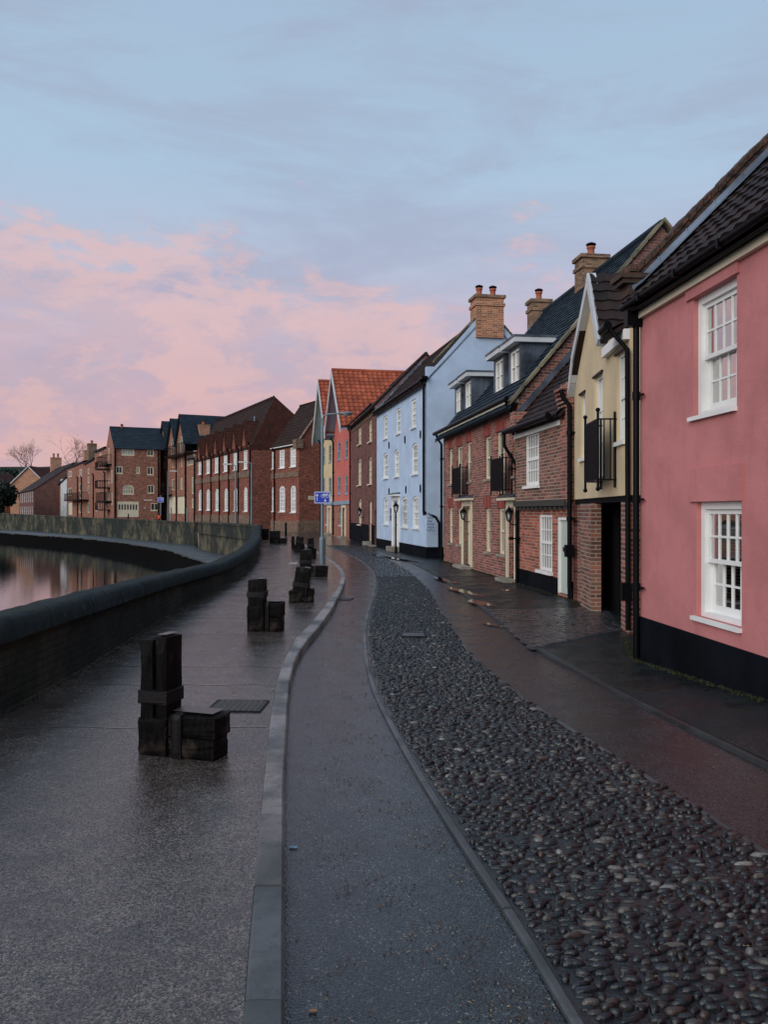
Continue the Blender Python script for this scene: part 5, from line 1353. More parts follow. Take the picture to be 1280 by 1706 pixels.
# =================================================================== HILL AND TREES
mb = MB(); rows = []
for j in range(8):
    f = j / 7; row = []
    for k in range(40):
        x = -420 + k * 10; hgt = 26 * math.sin(f * PI / 2) * (.55 + .45 * math.cos((x + 180) / 90)) * (1 if x < -60 else max(0, 1 - (x + 60) / 50)) + random.uniform(-.6, .6)
        row.append((x, 330 + f * 120, max(-.2, hgt) if j else -.3))
    rows.append(row)
mb.grid(rows, True, flip=True)
mb.build('hill', m_plain('wooded_hillside', (.022, .028, .02, 1), .95, .1, 0, .6, .3), kind='structure', label='low wooded hill at the far left', cat='hill')
M['bark'] = m_plain('twiggy_bark', (.075, .055, .05, 1), .9, .2)
def bare_tree(name, label, x, y, z, H, seed, group):
    g = random.Random(seed); tr = empty(name, label, 'tree', (x, y, z), 0, group)
    tb, cb = MB(), MB()
    def rec(mb, p, d, l, r, dep):
        q = p + d * l; mid = p + d * l * .5 + Vector((g.uniform(-1, 1), g.uniform(-1, 1), 0)) * l * .05
        mb.tube([p, mid, q], [r, r * .85, r * .65], 5 if dep > 3 else 3, False)
        if dep == 0: return
        for _ in range(3 if dep > 1 else 4):
            nd = (d + Vector((g.gauss(0, .55), g.gauss(0, .55), g.gauss(.12, .3)))).normalized()
            rec(cb, p + d * l * g.uniform(.55, 1), nd, l * g.uniform(.6, .84), r * .56, dep - 1)
    rec(tb, Vector((0, 0, 0)), Vector((.03, 0, 1)), H * .28, H * .010, 6)
    tb.build('trunk', M['bark'], tr); cb.build('crown', M['bark'], tr)
bare_tree('bare_tree', 'wide bare winter tree above the brown terrace roofs', (50 - 640) / 1380 * 260, 260, 6, 27, 3, 'bare winter trees')
bare_tree('bare_tree', 'slender bare tree standing between the white house and the flats, left one', (113 - 640) / 1380 * 230, 230, 5, 25, 8, 'bare winter trees')
bare_tree('bare_tree', 'fainter bare tree just left of the tall brick flats', (134 - 640) / 1380 * 235, 235, 3, 26, 9, 'bare winter trees')
def leafy(name, label, x, y, z0, rx, ry, hgt, seed, n=5200, leaf=.35, haze_lift=1.0):
    g = random.Random(seed); t_ = empty(name, label, 'tree', (x, y, z0)); mb = MB()
    cl = [(g.uniform(-.7, .7), g.uniform(-.7, .7), g.uniform(.15, .85), g.uniform(.25, .45)) for _ in range(26)]
    for i in range(n):
        cx_, cy_, cz_, r = g.choice(cl); d = Vector((g.gauss(0, 1), g.gauss(0, 1), g.gauss(0, 1))).normalized() * r * g.uniform(.6, 1.05)
        p = Vector(((cx_ + d.x) * rx, (cy_ + d.y) * ry, max(.02, cz_ + d.z * .6) * hgt)); s = leaf * g.uniform(.5, 1.2)
        a = Vector((g.gauss(0, 1), g.gauss(0, 1), g.gauss(0, 1))).normalized() * s; b = a.cross(Vector((g.gauss(0, 1), g.gauss(0, 1), g.gauss(0, 1)))).normalized() * s * .6
        k = g.uniform(.5, 1.4) * haze_lift; mb.face([p - a, p + b, p + a, p - b], [(0, 0)] * 4, col=(.016 * k, .026 * k, .018 * k))
    t = NT('dark_foliage'); ca = t.n('ShaderNodeVertexColor'); ca.layer_name = 'Col'; m = t.fin(ca.outputs[0], .7, .3)
    mb.build('crown', m, t_)
    tb = MB(); tb.tube([(0, 0, 0), (.1, 0, hgt * .4), (0, .1, hgt * .75)], [.4, .3, .15], 8); tb.build('trunk', M['bark'], t_)
leafy('evergreen_tree', 'dark rounded evergreen at the far left edge across the water', -79.5, 165, 0, 5.2, 5, 8.0, 4, 12000, .4)
leafy('evergreen_tree', 'dark grey-green evergreens on the hill behind the orange houses', -130, 275, 4, 24, 8, 12, 5, 12000, .8, 2.2)  # leaf colour lightened to stand in for distance haze
leafy('evergreen_tree', 'low dark evergreen under the wide bare tree', -98, 268, 4, 14, 6, 9, 6, 9000, .7, 2.2)  # same haze painted into the leaf colour

# =================================================================== STREET FURNITURE
t = NT('old_black_timber'); p = t.pos(); tc = t.n('ShaderNodeTexCoord').outputs['Object']
gr = t.noise(t.mapping(tc, (14, 14, 1.6)), 3.0, 5, .7, .4); bl = t.noise(tc, 3.5, 4, .6)
col = t.mix(t.ramp(gr, .35, .7), (.0015, .0015, .0015, 1), (.009, .007, .0065, 1)); col = t.mix(t.math('MULTIPLY', t.ramp(bl, .56, .70), .6), col, (.07, .05, .04, 1))  # paler wood patches; their added contrast stands in for the posts' edge highlight
t.bump(gr, .8, .02); M['tb'] = t.fin(col, .6, .12)
t = NT('wet_timber_top'); p = t.pos(); n_ = t.noise(p, 14, 5, .7); t.bump(n_, .5, .01); M['tt'] = t.fin(t.mix(n_, (.02, .015, .013, 1), (.10, .07, .06, 1)), .35, .5)
M['strap'] = m_plain('rusty_iron_strap', (.011, .009, .010, 1), .6, .25, .1, .4, 40)
def beam(mb, x0, x1, y0, y1, z0, z1, g, M4=None, j=.0035, tilt=0.0):
    """rough timber baulk: a subdivided box with worn, chamfered edges"""
    nx, ny, nz = 3, 3, 7
    def P(i, jx, k):
        a, b, c = i / nx, jx / ny, k / nz
        x, y, z = x0 + (x1 - x0) * a, y0 + (y1 - y0) * b, z0 + (z1 - z0) * c
        ea = (i in (0, nx)) + (jx in (0, ny)) + (k in (0, nz)); e = .012 if ea >= 2 else 0
        x += e * (1 if i == 0 else -1 if i == nx else 0); y += e * (1 if jx == 0 else -1 if jx == ny else 0); z -= e * (1 if k == nz else 0)
        r = random.Random(hash((round(x0 * 999), round(z1 * 999), i, jx, k))); x += r.uniform(-j, j); y += r.uniform(-j, j); z += r.uniform(-j, j) * .6 + tilt * (x - x0)
        v = Vector((x, y, z)); return M4 @ v if M4 else v
    for i in range(nx):
        for k in range(nz):
            mb.face([P(i, 0, k), P(i + 1, 0, k), P(i + 1, 0, k + 1), P(i, 0, k + 1)]); mb.face([P(i + 1, ny, k), P(i, ny, k), P(i, ny, k + 1), P(i + 1, ny, k + 1)])
    for b in range(ny):
        for k in range(nz):
            mb.face([P(nx, b, k), P(nx, b + 1, k), P(nx, b + 1, k + 1), P(nx, b, k + 1)]); mb.face([P(0, b + 1, k), P(0, b, k), P(0, b, k + 1), P(0, b + 1, k + 1)])
    for i in range(nx):
        for b in range(ny): mb.face([P(i, b, nz), P(i + 1, b, nz), P(i + 1, b + 1, nz), P(i, b + 1, nz)])
def bollard(px, py, label, rot, ph, bl, bh, pw=.26, post_dx=0.0, lean=0.0, two=True, back=0.0, block=True, bd=.3):
    x, y = G(px, py, PATH_Z); r = empty('timber_bollard', label, 'bollard', (x, y + bd / 2, PATH_Z), rot, 'old timber bollards along the footpath')
    T = Matrix.Translation((post_dx, back, 0)) @ Matrix.Rotation(lean, 4, 'Y'); g = None
    if two:
        mb = MB(); beam(mb, 0, pw * .53, -bd / 2, bd / 2 - .02, 0, ph - .02, g, T); mb.build('post', M['tb'], r)
        mb = MB(); beam(mb, pw * .525, pw, -bd / 2 + .008, bd / 2 + .01, 0, ph, g, T); mb.build('post', M['tb'], r)
    else:
        mb = MB(); beam(mb, 0, pw, -bd / 2, bd / 2, 0, ph, g, T); mb.build('post', M['tb'], r)
    mb = MB(); beam(mb, -.014, pw + .016, -bd / 2 - .016, bd / 2 + .016, bh + .06, bh + .17, g, T, .001); mb.build('band', M['strap'], r)
    mb = MB(); c = .03; tp = [T @ Vector(q) for q in ((pw * .5 + c * .3, -bd / 2 + .05, ph + .008), (pw - c, -bd / 2 + .05, ph + .008), (pw - c, bd / 2 - .02, ph + .008), (pw * .5 + c * .3, bd / 2 - .02, ph + .008))]; mb.face(tp); mb.build('post_top', M['tt'], r)
    if block:
        mb = MB(); beam(mb, pw + .004, bl * .985, -bd / 2 - .008, bd / 2, 0, bh * .497, g); o = mb.build('base_block', M['tb'], r)
        mb = MB(); beam(mb, pw + .004, bl, -bd / 2 - .005, bd / 2 + .02, bh * .49, bh, g); mb.build('base_block', M['tb'], r)
        mb = MB(); beam(mb, pw + (bl - pw) * .12, pw + (bl - pw) * .36, -bd / 2 - .035, bd / 2 + .03, .0, bh + .012, g, None, .001); mb.build('strap', M['strap'], r)
        mb = MB(); mb.face([(pw + .03, -bd / 2 + .04, bh + .015), (bl * .92, -bd / 2 + .05, bh + .01), (bl * .93, bd / 2 - .02, bh + .012), (pw + .03, bd / 2 - .03, bh + .016)]); mb.build('block_top', M['tt'], r)
        mb = MB(); beam(mb, -.012, pw + .01, -bd / 2 - .012, bd / 2 + .012, 0, bh * .9, g, None, .004); mb.build('post_foot', M['tb'], r)
bollard(238, 1257, 'nearest and largest timber bollard, L-shaped with a square top', -.30, .88, .64, .32, .235, bd=.235)
bollard(413, 1052, 'second timber bollard from the camera, single post on a broad block', -.08, .78, .53, .44, .25, two=False, bd=.3)
bollard(482, 1004, 'third timber bollard, its post leaning back over a low block', -.05, .72, .48, .27, .30, .02, .16, False, bd=.32)
bollard(499, 961, 'fourth timber bollard with a long low block on its right', .0, .74, .78, .30, .32, 0, 0, False, bd=.3)
bollard(512, 931, 'fifth timber bollard with twin posts close behind the lamp post line', .0, .80, .34, .40, .24, bd=.3)
bollard(485, 915, 'single slim timber bollard left of the leaning one', .0, .62, .3, .3, .16, two=False, block=False, bd=.2)
bollard(490, 920, 'broad leaning timber bollard in the far cluster', .0, .72, .45, .38, .32, .0, .14, False, bd=.3)
bollard(449, 905, 'squat timber bollard with a low block at the bend of the path', .0, .70, .98, .28, .58, two=False, bd=.4)
bollard(436, 900, 'furthest timber bollard, tight against the wall end', .0, .72, .4, .3, .42, two=False, block=False, bd=.4)

# lamp post with the blue cycle sign
t = NT('galvanised_steel'); M['galv'] = m_plain('grey_galvanised_steel', (.16, .21, .24, 1), .45, .5, .4)
x, y = G(537, 942, PATH_Z)
lp = empty('street_lamp', 'tall grey street lamp carrying the blue cycle sign beside the bollards', 'street lamp', (x, y, PATH_Z))
mb = MB(); mb.tube([(0, 0, 0), (0, 0, .88)], .105, 12); mb.lathe([(.105, .88), (.06, .96)], 12); mb.tube([(0, 0, .9), (0, 0, 4.75)], [.052, .045], 10, False)
mb.build('post', M['galv'], lp)
mb = MB(); mb.tube([(0, 0, 4.7), (0, 0, 4.85), (.05, -.02, 4.98), (.16, -.03, 5.03), (.5, -.05, 5.04)], .028, 8); mb.build('arm', M['galv'], lp)
mb = MB()
rows = []
for i, (xx, rr, hh) in enumerate([(.5, .01, .01), (.55, .06, .03), (.66, .12, .05), (.82, .16, .065), (.98, .13, .05), (1.05, .01, .01)]):
    rows.append([(xx, rr * math.cos(a), 5.06 + hh * math.sin(a)) for a in [2 * PI * k / 12 for k in range(12)]])
mb.grid(rows, True, True); mb.build('lamp_head', M['galv'], lp)
mb = MB(); mb.lathe([(0, -.09), (.08, -.06), (.13, -.01), (.13, .0)], 12, (.8, 0, 5.03)); mb.build('lamp_lens', M['pane_pale'], lp)
mb = MB(); mb.box(-.012, .012, -.115, -.104, .3, .7); build_split(mb, 'access_hatch', M['galv'], lp)
def cycle_sign(name, label, loc, w, hgt, parent_lab, full=True):
    s = empty(name, label, 'sign', loc)
    mb = MB(); mb.box(-w / 2, w / 2, -.01, .006, -hgt / 2, hgt / 2); mb.build('sign_plate', m_plain('blue_sign_enamel', (.012, .045, .42, 1), .35), s)
    mb = MB(); b = .018 * w / .54; W_, H_ = w / 2 - .01, hgt / 2 - .01
    y_ = -.0125
    def bar(x0, x1, z0, z1): mb.box(x0, x1, y_ - .002, y_ + .003, z0, z1)
    bar(-W_, W_, H_ - b, H_); bar(-W_, W_, -H_, -H_ + b); bar(-W_, -W_ + b, -H_ + b, H_ - b); bar(W_ - b, W_, -H_ + b, H_ - b)
    k = w / .54
    def seg(a, c, r=.008): mb.tube([(a[0] * k, y_, a[1] * k), (c[0] * k, y_, c[1] * k)], r * k, 5)
    # arrow up
    seg((-.17, -.12), (-.17, .10), .012); seg((-.17, .115), (-.215, .05), .012); seg((-.17, .115), (-.125, .05), .012)
    # bicycle
    for cx_ in (.02, .18):
        pts = [((cx_ + .052 * math.cos(2 * PI * i / 16)) * k, y_, (.05 + .052 * math.sin(2 * PI * i / 16)) * k) for i in range(17)]; mb.tube(pts, .008 * k, 5, False)
    seg((.02, .05), (.06, .105)); seg((.06, .105), (.15, .105)); seg((.15, .105), (.10, .045)); seg((.10, .045), (.06, .105)); seg((.10, .045), (.02, .05)); seg((.18, .05), (.145, .13)); seg((.145, .13), (.18, .13)); seg((.045, .12), (.075, .12))
    # arrow down
    seg((.10, -.03), (.10, -.13), .011); seg((.10, -.14), (.06, -.09), .011); seg((.10, -.14), (.14, -.09), .011)
    mb.build('sign_symbols', M['white'], s)
    mb = MB(); mb.box(-.06, .06, .006, .03, -.02, .02); mb.build('clamp', M['galv'], s)
    return s
cycle_sign('cycle_sign', 'blue sign with white arrows and bicycle on the near grey post', (x + .01, y - .085, EYE + (HY - 829) * y / FOC), .54, .40, None)
xs, ysn = (268 - 640) / 1380 * 104, 104
sp = empty('sign_post', 'thin grey post holding the small far blue sign', 'post', (xs, ysn, 0)); mb = MB(); mb.tube([(0, 0, 0), (0, 0, 3.9)], .06, 8); mb.build('post', M['galv'], sp)
cycle_sign('cycle_sign', 'small far blue sign by the brick flats beyond the river wall', (xs, ysn - .1, 3.35), .75, .62, None)
def far_lamp(px, d, topy, label, side=-1):
    x = (px - 640) / 1380 * d; zt = EYE + (HY - topy) * d / FOC
    o = empty('street_lamp', label, 'street lamp', (x, d, 0)); mb = MB(); mb.tube([(0, 0, 0), (0, 0, zt)], [.10, .06], 8); mb.build('post', M['galv'], o)
    mb = MB(); mb.tube([(0, 0, zt - .02), (side * .3, 0, zt + .05), (side * .9, 0, zt + .07)], .045, 6); mb.build('arm', M['galv'], o)
    mb = MB(); mb.box(side * .3 if side > 0 else side * 1.2, side * 1.2 if side > 0 else side * .3, -.14, .14, zt + .03, zt + .15); mb.build('lamp_head', m_plain('pale_lamp_head', (.5, .52, .52, 1), .4), o)
far_lamp(419, 78, 771.5, 'street lamp before the end of the brick works'); far_lamp(280, 112, 786, 'street lamp before the three gabled flats', 1)
far_lamp(392.5, 80, 775, 'slim street lamp standing before the arched windows')
for i, (px, d, h_) in enumerate(((476.5, 64, 1.05), (285, 100, 2.4), (312, 98, 2.4), (214, 112, 1.6))):
    x = (px - 640) / 1380 * d; mb = MB(); mb.lathe([(.09, 0), (.09, h_ - .1), (.05, h_), (0, h_)], 10, (x, d, 0))
    mb.build('bollard_post', M['iron'] if i in (0, 3) else M['galv'], label=['short black post at the bend before the old brick building', 'pale post before the left garage door', 'pale post before the right garage door', 'short black post in front of the brick flats'][i], cat='post', group='posts beside the road')

# small street lantern in front of the blue door
x, y = (660 - 640) / 1380 * 37.2, 37.2
lt_ = empty('lantern_post', 'slim black lantern post in front of the blue house door', 'lamp post', (x, y, 0))
mb = MB(); mb.tube([(0, 0, 0), (0, 0, .3)], .06, 8); mb.tube([(0, 0, .3), (0, 0, 1.85)], .032, 8); mb.lathe([(.032, 1.6), (.05, 1.63), (.032, 1.66)], 8); mb.build('post', M['iron'], lt_)
mb = MB()
for k in range(6):
    a = k * PI / 3; mb.tube([(.06 * math.cos(a), .06 * math.sin(a), 1.87), (.12 * math.cos(a), .12 * math.sin(a), 2.12)], .009, 4)
mb.lathe([(0, 1.84), (.07, 1.85), (.07, 1.87)], 6); mb.lathe([(.15, 2.12), (.13, 2.16), (.06, 2.25), (.02, 2.28), (.025, 2.32), (0, 2.35)], 6); mb.build('lantern', M['iron'], lt_)
mb = MB(); mb.lathe([(.05, 1.88), (.11, 2.11), (0, 2.11)], 6); mb.build('lantern_glass', M['pane_pale'], lt_)

# covers, marks, litter
def cover(px, py, w, d, rot, z, label, pat=True):
    x, y = G(px, py, z); o = empty('access_cover', label, 'drain cover', (x, y, z), rot)
    mb = MB(); mb.box(-w / 2, w / 2, -d / 2, d / 2, -.02, .004); mb.build('cover_plate', m_plain('cast_iron_cover', (.035, .036, .038, 1), .4, .5, .4), o)
    mb = MB()
    for (a, b, c, e) in ((-w / 2 - .02, w / 2 + .02, -d / 2 - .02, -d / 2), (-w / 2 - .02, w / 2 + .02, d / 2, d / 2 + .02), (-w / 2 - .02, -w / 2, -d / 2, d / 2), (w / 2, w / 2 + .02, -d / 2, d / 2)): mb.box(a, b, c, e, -.02, .008)
    mb.build('cover_frame', M['strap'], o)
    if pat:
        mb = MB(); n = 9
        for j in range(n):
            yy = -d / 2 + d * (j + .5) / n; pts = [(-w / 2 + .02 + (w - .04) * i / 40, yy + .012 * math.sin(i * 1.25), .006) for i in range(41)]; mb.tube(pts, .007, 4, False)
        mb.build('cover_tread', m_plain('worn_iron_tread', (.12, .115, .11, 1), .35, .5, .5), o)
cover(397, 1176, .46, .40, -.05, PATH_Z + .004, 'rectangular iron cover with wavy tread set beside the kerb')
cover(577, 998, .22, .3, -.2, .006, 'small drain grate at the foot of the kerb', False)
cover(689, 1057, .32, .38, .0, .04, 'flat square cover sunk among the cobbles', False)
cover(738, 963 - 3, .3, .3, 0, .045, 'small dark cover on the pavement before the brick house', False)
x, y = G(489, 938, PATH_Z + .004); mb = MB()
for (dx, dy, w_, d_) in ((-.10, 0, .03, .9), (.10, 0, .03, .9), (0, .15, .26, .1), (0, -.15, .26, .1)): mb.box(x + dx - w_ / 2, x + dx + w_ / 2, y + dy - d_ / 2, y + dy + d_ / 2, PATH_Z + .002, PATH_Z + .006)
mb.build('paint_mark', M['white'], kind='structure', label='white sprayed hash mark on the footpath', cat='marking')
# transverse construction joints on the path
mb = MB()
for yy in (6.9, 8.6, 9.6, 12.1, 13.9, 17.6, 20.8, 26, 32):
    a, b = wx(yy) + .02, kL(yy) - .02; n = 30
    rows = [[(a + (b - a) * k / n, yy + .02 * math.sin(k * .7 + yy) + dy, PATH_Z + .003) for k in range(n + 1)] for dy in (0, .018 + yy * .0012)]
    mb.grid(rows, False, flip=True)
mb.build('path_joint', m_plain('pale_wet_joint', (.10, .09, .085, 1), .22, .6), kind='structure', label='thin wet joints across the footpath', cat='marking')
# fallen leaves and grit
mb = MB(); g = random.Random(5)
for i in range(9500):
    yy = 1.6 * (22 / 1.6) ** g.random()
    lane = g.random()
    if lane < .72: a, b, z = kR(yy) + .03, eL(yy) - .02, .004
    elif lane < .82: a, b, z = eR(yy) + .1, pL(yy), .008
    elif lane < .93: a, b, z = eL(yy) + .08, eR(yy), .04
    else: a, b, z = -1.6, kL(yy), PATH_Z + .004
    f = g.random() ** .6 if lane < .72 else g.random()
    x = a + (b - a) * f
    if math.sin(x * 9 + yy * 5) + math.sin(yy * 11 - x * 4) < -.2 + g.random() * .8: continue
    if lane >= .72 and lane < .82: z += rise(x, yy)
    s = g.uniform(.0035, .0095) * (1 + yy * .03); an = g.uniform(0, 6.28); c, s_ = math.cos(an) * s, math.sin(an) * s
    k = g.choice([(.10, .06, .03), (.20, .13, .06), (.05, .03, .022), (.28, .24, .17), (.12, .035, .02)])
    mb.face([(x - c, yy - s_, z), (x + s_ * .5, yy - c * .5, z + .004), (x + c, yy + s_, z + .002), (x - s_ * .5, yy + c * .5, z + .005)], [(0, 0)] * 4, col=k)
t = NT('leaf_litter'); ca = t.n('ShaderNodeVertexColor'); ca.layer_name = 'Col'
mb.build('leaf_litter', t.fin(ca.outputs[0], .5, .4), kind='stuff', label='tiny fallen leaves and grit scattered over the lanes', cat='leaf litter')
# moss at the foot of the houses and in the far edge of the lanes
mb = MB(); g = random.Random(6)
def tuft(x, y, z, s, n=5):
    for _ in range(n):
        a = g.uniform(0, 6.28); dx, dy = math.cos(a) * s * .4, math.sin(a) * s * .4; k = g.uniform(.6, 1.5); ox, oy = g.uniform(-s, s), g.uniform(-s, s)
        mb.face([(x + ox - dx, y + oy - dy, z), (x + ox + dx, y + oy + dy, z), (x + ox + dx * .2 + g.uniform(-s, s) * .3, y + oy, z + s * g.uniform(.4, 1.3))], [(0, 0)] * 3, col=(.030 * k, .036 * k, .016 * k))
y = 4.0
while y < 31:
    f = facade_x(y)
    if not (12.4 < y < 16.5):
        if g.random() < .8: tuft(f - abs(g.gauss(.0, .05)) - .03, y, pz(f, y), .015 + .0006 * y, 6)
    y += .018 if y < 12 else .05
for i in range(1500):
    yy = 2.5 * (30 / 2.5) ** g.random(); tuft(eL(yy) + .09 + abs(g.gauss(0, .06)), yy, .004, .009, 3)
    yy = 5 * (20 / 5) ** g.random(); tuft(eR(yy) - .03 - abs(g.gauss(0, .06)), yy, .004, .009, 3)
for i in range(900):
    yy = 5 * (30 / 5) ** g.random(); tuft(wx(yy) + .03 + abs(g.gauss(0, .03)), yy, PATH_Z, .013, 3)
t = NT('moss_green'); ca = t.n('ShaderNodeVertexColor'); ca.layer_name = 'Col'
mb.build('moss', t.fin(ca.outputs[0], .9, .2), kind='stuff', label='moss and small weeds along wall feet and cobble edges', cat='moss')
x, y = G(488, 1413, 0); mb = MB(); rows = [[(x - .02 + .045 * i / 4, y - .012 + .03 * j / 3, .004 + .006 * abs(math.sin(i * 2 + j))) for i in range(5)] for j in range(4)]; mb.grid(rows, False, flip=True)
mb.build('litter_wrapper', m_plain('pale_blue_wrapper', (.30, .42, .5, 1), .4), label='small crumpled pale blue wrapper beside the kerb', cat='litter')
x, y = G(522, 1687, 0); mb = MB(); mb.tube([(x - .014, y, .008), (x + .014, y + .002, .008)], .006, 8); mb.build('cigarette_butt', m_plain('brown_filter', (.35, .2, .1, 1), .8), label='brown cigarette butt on the tarmac near the kerb', cat='litter')

# =================================================================== THE PERSON
px_, d_ = 265, 92
pr = empty('person', 'person in dark clothes with an orange backpack walking beyond the river wall', 'person', ((px_ - 640) / 1380 * d_, d_, 0), .5)
def skinned(name, verts, edges, radii, mat, parent, root=0):
    me = bpy.data.meshes.new(name); me.from_pydata(verts, edges, []); me.materials.append(mat); o = bpy.data.objects.new(name, me); COL.objects.link(o); o.parent = parent
    sk = o.modifiers.new('skin', 'SKIN'); sk.use_smooth_shade = True
    for i, r in enumerate(radii): me.skin_vertices[0].data[i].radius = (r, r * .85)
    me.skin_vertices[0].data[root].use_root = True
    o.modifiers.new('sub', 'SUBSURF').render_levels = 1
    return o
V = [(0, 0, .95), (0, 0, 1.15), (0, 0, 1.38), (0, 0, 1.50), (0, -.01, 1.62), (0, 0, 1.72), (.1, 0, .9), (.11, -.12, .5), (.11, -.05, .08), (.11, -.18, .04), (-.1, 0, .9), (-.11, .08, .5), (-.11, .28, .12), (-.11, .2, .04), (.2, 0, 1.38), (.26, .05, 1.12), (.26, -.08, .9), (.26, -.12, .82), (-.2, 0, 1.38), (-.26, -.04, 1.12), (-.26, -.16, .93), (-.26, -.2, .86)]
Ed = [(0, 1), (1, 2), (2, 3), (3, 4), (4, 5), (0, 6), (6, 7), (7, 8), (8, 9), (0, 10), (10, 11), (11, 12), (12, 13), (2, 14), (14, 15), (15, 16), (16, 17), (2, 18), (18, 19), (19, 20), (20, 21)]
Rr = [.15, .14, .17, .06, .095, .08, .1, .065, .045, .04, .1, .065, .045, .04, .07, .05, .038, .035, .07, .05, .038, .035]
skinned('body', V, Ed, Rr, m_plain('dark_clothing', (.015, .015, .02, 1), .8), pr)
mb = MB(); mb.lathe([(0, -.1), (.085, -.05), (.1, .02), (.08, .09), (0, .12)], 12, (0, .01, 1.66)); mb.build('hair', m_plain('dark_hair', (.02, .015, .012, 1), .7), pr)
mb = MB(); rows = [[(math.copysign(abs(math.cos(a)) ** .6, math.cos(a)) * .17 * r, .2 + math.copysign(abs(math.sin(a)) ** .6, math.sin(a)) * .1 * r - .06, z) for a in [2 * PI * k / 14 for k in range(14)]] for r, z in ((.1, 1.0), (.9, 1.02), (1, 1.2), (.95, 1.38), (.6, 1.46), (.05, 1.47))]
rows = [[(p[0], -p[1] , p[2]) for p in r] for r in rows]; mb.grid(rows, True, True)
mb.build('backpack', m_plain('orange_nylon', (.75, .10, .03, 1), .6), label='orange backpack worn by the walker beyond the river wall', cat='backpack') ; 
bpk = bpy.data.objects[-1] if False else None
for o in bpy.data.objects:
    if o.name.startswith('backpack'):
        o.location = pr.location; o.rotation_euler = pr.rotation_euler

# =================================================================== SKY, SUN, CAMERA
W = bpy.data.worlds.new('World'); S.world = W; W.use_nodes = True; nt = W.node_tree; nt.nodes.clear()
class WT(NT):
    def __init__(s, t): s.t = t
w = WT(nt)
out = w.n('ShaderNodeOutputWorld'); bg = w.n('ShaderNodeBackground'); bg2 = w.n('ShaderNodeBackground'); add = w.n('ShaderNodeAddShader')
sky = w.n('ShaderNodeTexSky'); sky.sky_type = 'NISHITA'; sky.sun_disc = False
SUN_EL, SUN_AZ = math.radians(24), math.radians(-140)          # azimuth from +Y, negative = to the left (over the river)
sky.sun_elevation = SUN_EL; sky.sun_rotation = SUN_AZ
w.l(sky.outputs[0], bg2.inputs[0]); bg2.inputs[1].default_value = .006
gen = w.n('ShaderNodeTexCoord').outputs['Generated']; sep = w.n('ShaderNodeSeparateXYZ'); w.l(gen, sep.inputs[0])
X_, Y_, Z_ = sep.outputs
az = w.math('ARCTAN2', X_, Y_); hor = w.math('SQRT', w.math('ADD', w.math('MULTIPLY', X_, X_), w.math('MULTIPLY', Y_, Y_)))
el = w.math('ARCTAN2', Z_, hor)
cmb = w.n('ShaderNodeCombineXYZ'); w.l(az, cmb.inputs[0]); w.l(w.math('MULTIPLY', el, 1.5), cmb.inputs[1]); P_ = cmb.outputs[0]
ramp = w.n('ShaderNodeValToRGB'); w.l(w.ramp(el, 0.0, .62), ramp.inputs[0])
mr = nt.nodes[ramp.inputs[0].links[0].from_node.name]; mr.interpolation_type = 'LINEAR'
cr = ramp.color_ramp; stops = [(0.0, (208, 158, 165)), (.12, (214, 170, 172)), (.28, (206, 179, 190)), (.45, (182, 190, 212)), (.62, (170, 196, 219)), (1.0, (161, 184, 209))]
cr.elements[0].position = 0; cr.elements[0].color = lin(*stops[0][1]); cr.elements[1].position = 1; cr.elements[1].color = lin(*stops[-1][1])
for p_, c_ in stops[1:-1]: e = cr.elements.new(p_); e.color = lin(*c_)
base = ramp.outputs[0]
# high grey-lilac veils
v1 = w.noise(w.mapping(P_, (1.2, 3.4, 1), (3, 1.4, 0), (0, 0, 1.15)), 2.2, 9, .62, .5)
col = w.mix(w.math('MULTIPLY', w.ramp(v1, .40, .66), .58), base, lin(161, 168, 192))
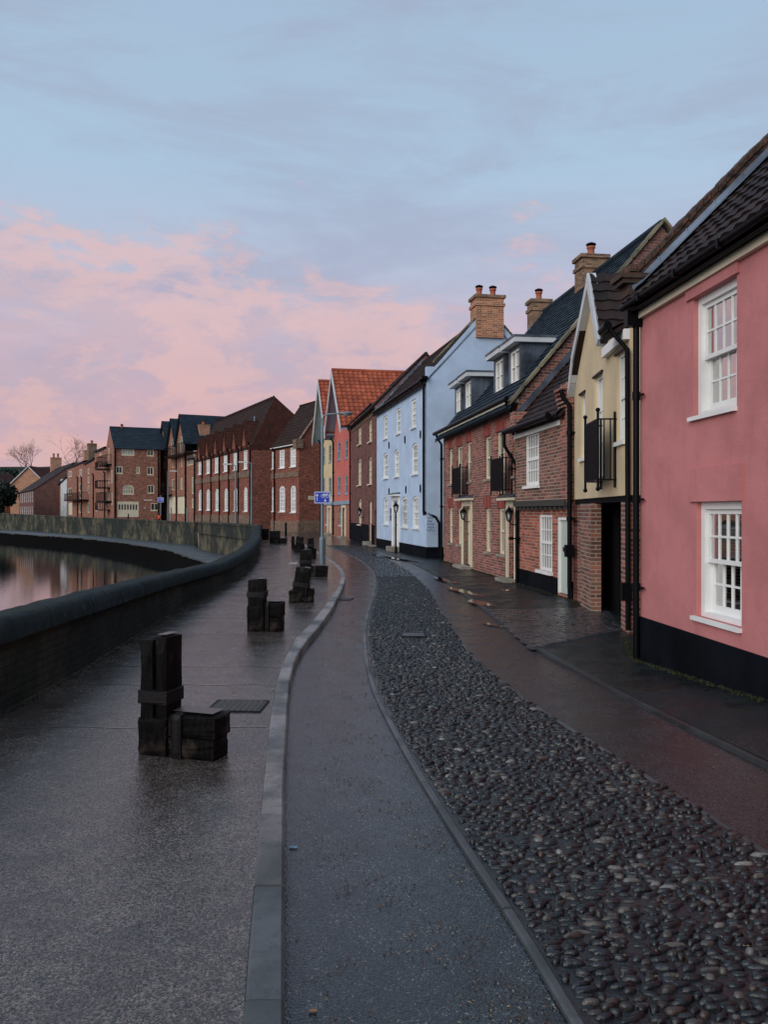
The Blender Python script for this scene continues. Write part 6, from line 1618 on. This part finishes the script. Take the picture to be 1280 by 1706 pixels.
# cumulus bank
n1 = w.noise(w.mapping(P_, (1, 1.35, 1), (.92, .30, 0)), 5.2, 10, .64, .3)
n2 = w.noise(w.mapping(P_, (1, 1.4, 1), (1.4, .62, .2)), 12, 8, .65, .25)
top = w.math('ADD', .30, w.math('MULTIPLY', w.ramp(az, -.12, .18), -.035))
dens = w.math('ADD', w.math('MULTIPLY', w.math('SUBTRACT', n1, .5), 4.2), w.math('MULTIPLY', w.math('SUBTRACT', n2, .5), 2.2))
dens = w.math('ADD', dens, w.math('MAXIMUM', w.math('MINIMUM', w.math('MULTIPLY', w.math('SUBTRACT', top, el), 8.0), .62), -2.5))
mask = w.ramp(dens, -.15, .5)
shade = w.ramp(w.math('ADD', n2, w.math('MULTIPLY', w.math('SUBTRACT', n1, .5), -1.1)), .40, .60)
lit = w.mix(shade, lin(220, 184, 185), lin(176, 168, 190))
lit = w.mix(w.ramp(el, .28, .06), lit, w.mix(shade, lin(222, 177, 172), lin(196, 166, 180)))
rim = w.math('MULTIPLY', w.ramp(dens, .0, .4), w.ramp(dens, 1.2, .5))
lit = w.mix(w.math('MULTIPLY', w.math('MULTIPLY', rim, w.ramp(el, .1, .28)), .5), lit, lin(236, 190, 182))
lit = w.mix(w.math('MULTIPLY', w.ramp(az, .0, .3), .45), lit, lin(190, 180, 202))
col = w.mix(w.math('MULTIPLY', mask, .68), col, lit)
# away from the sunset side the sky is plain blue grey
back = w.ramp(w.math('ABSOLUTE', w.math('ADD', az, .25)), .9, 1.5)
col = w.mix(w.math('MULTIPLY', back, .85), col, w.mix(w.ramp(el, 0, .7), lin(188, 196, 208), lin(160, 184, 212)))
# sky behind and above stays blue-grey; darken below the horizon
w.l(col, bg.inputs[0]); bg.inputs[1].default_value = 1.0
w.l(bg.outputs[0], add.inputs[0]); w.l(bg2.outputs[0], add.inputs[1]); w.l(add.outputs[0], out.inputs[0])

sl = bpy.data.lights.new('Sun', 'SUN'); sl.energy = 1.85; sl.angle = math.radians(45); sl.color = (1, .93, .87)
so = bpy.data.objects.new('Sun', sl); COL.objects.link(so)
dv = Vector((math.sin(SUN_AZ) * math.cos(SUN_EL), math.cos(SUN_AZ) * math.cos(SUN_EL), math.sin(SUN_EL)))
so.rotation_euler = dv.to_track_quat('Z', 'Y').to_euler()

cam = bpy.data.cameras.new('Camera'); co = bpy.data.objects.new('Camera', cam); COL.objects.link(co); S.camera = co
co.location = (0, 0, EYE); co.rotation_euler = (PI / 2, 0, 0)
cam.sensor_fit = 'HORIZONTAL'; cam.sensor_width = 36; cam.lens = 36 * FOC / 1280
cam.shift_y = (HY - 853) / 1280; cam.clip_end = 6000; cam.clip_start = .05
S.view_settings.view_transform = 'Standard'; S.view_settings.look = 'None'; S.view_settings.exposure = 0; S.view_settings.gamma = 1
S.render.engine = 'CYCLES'; S.cycles.max_bounces = 6
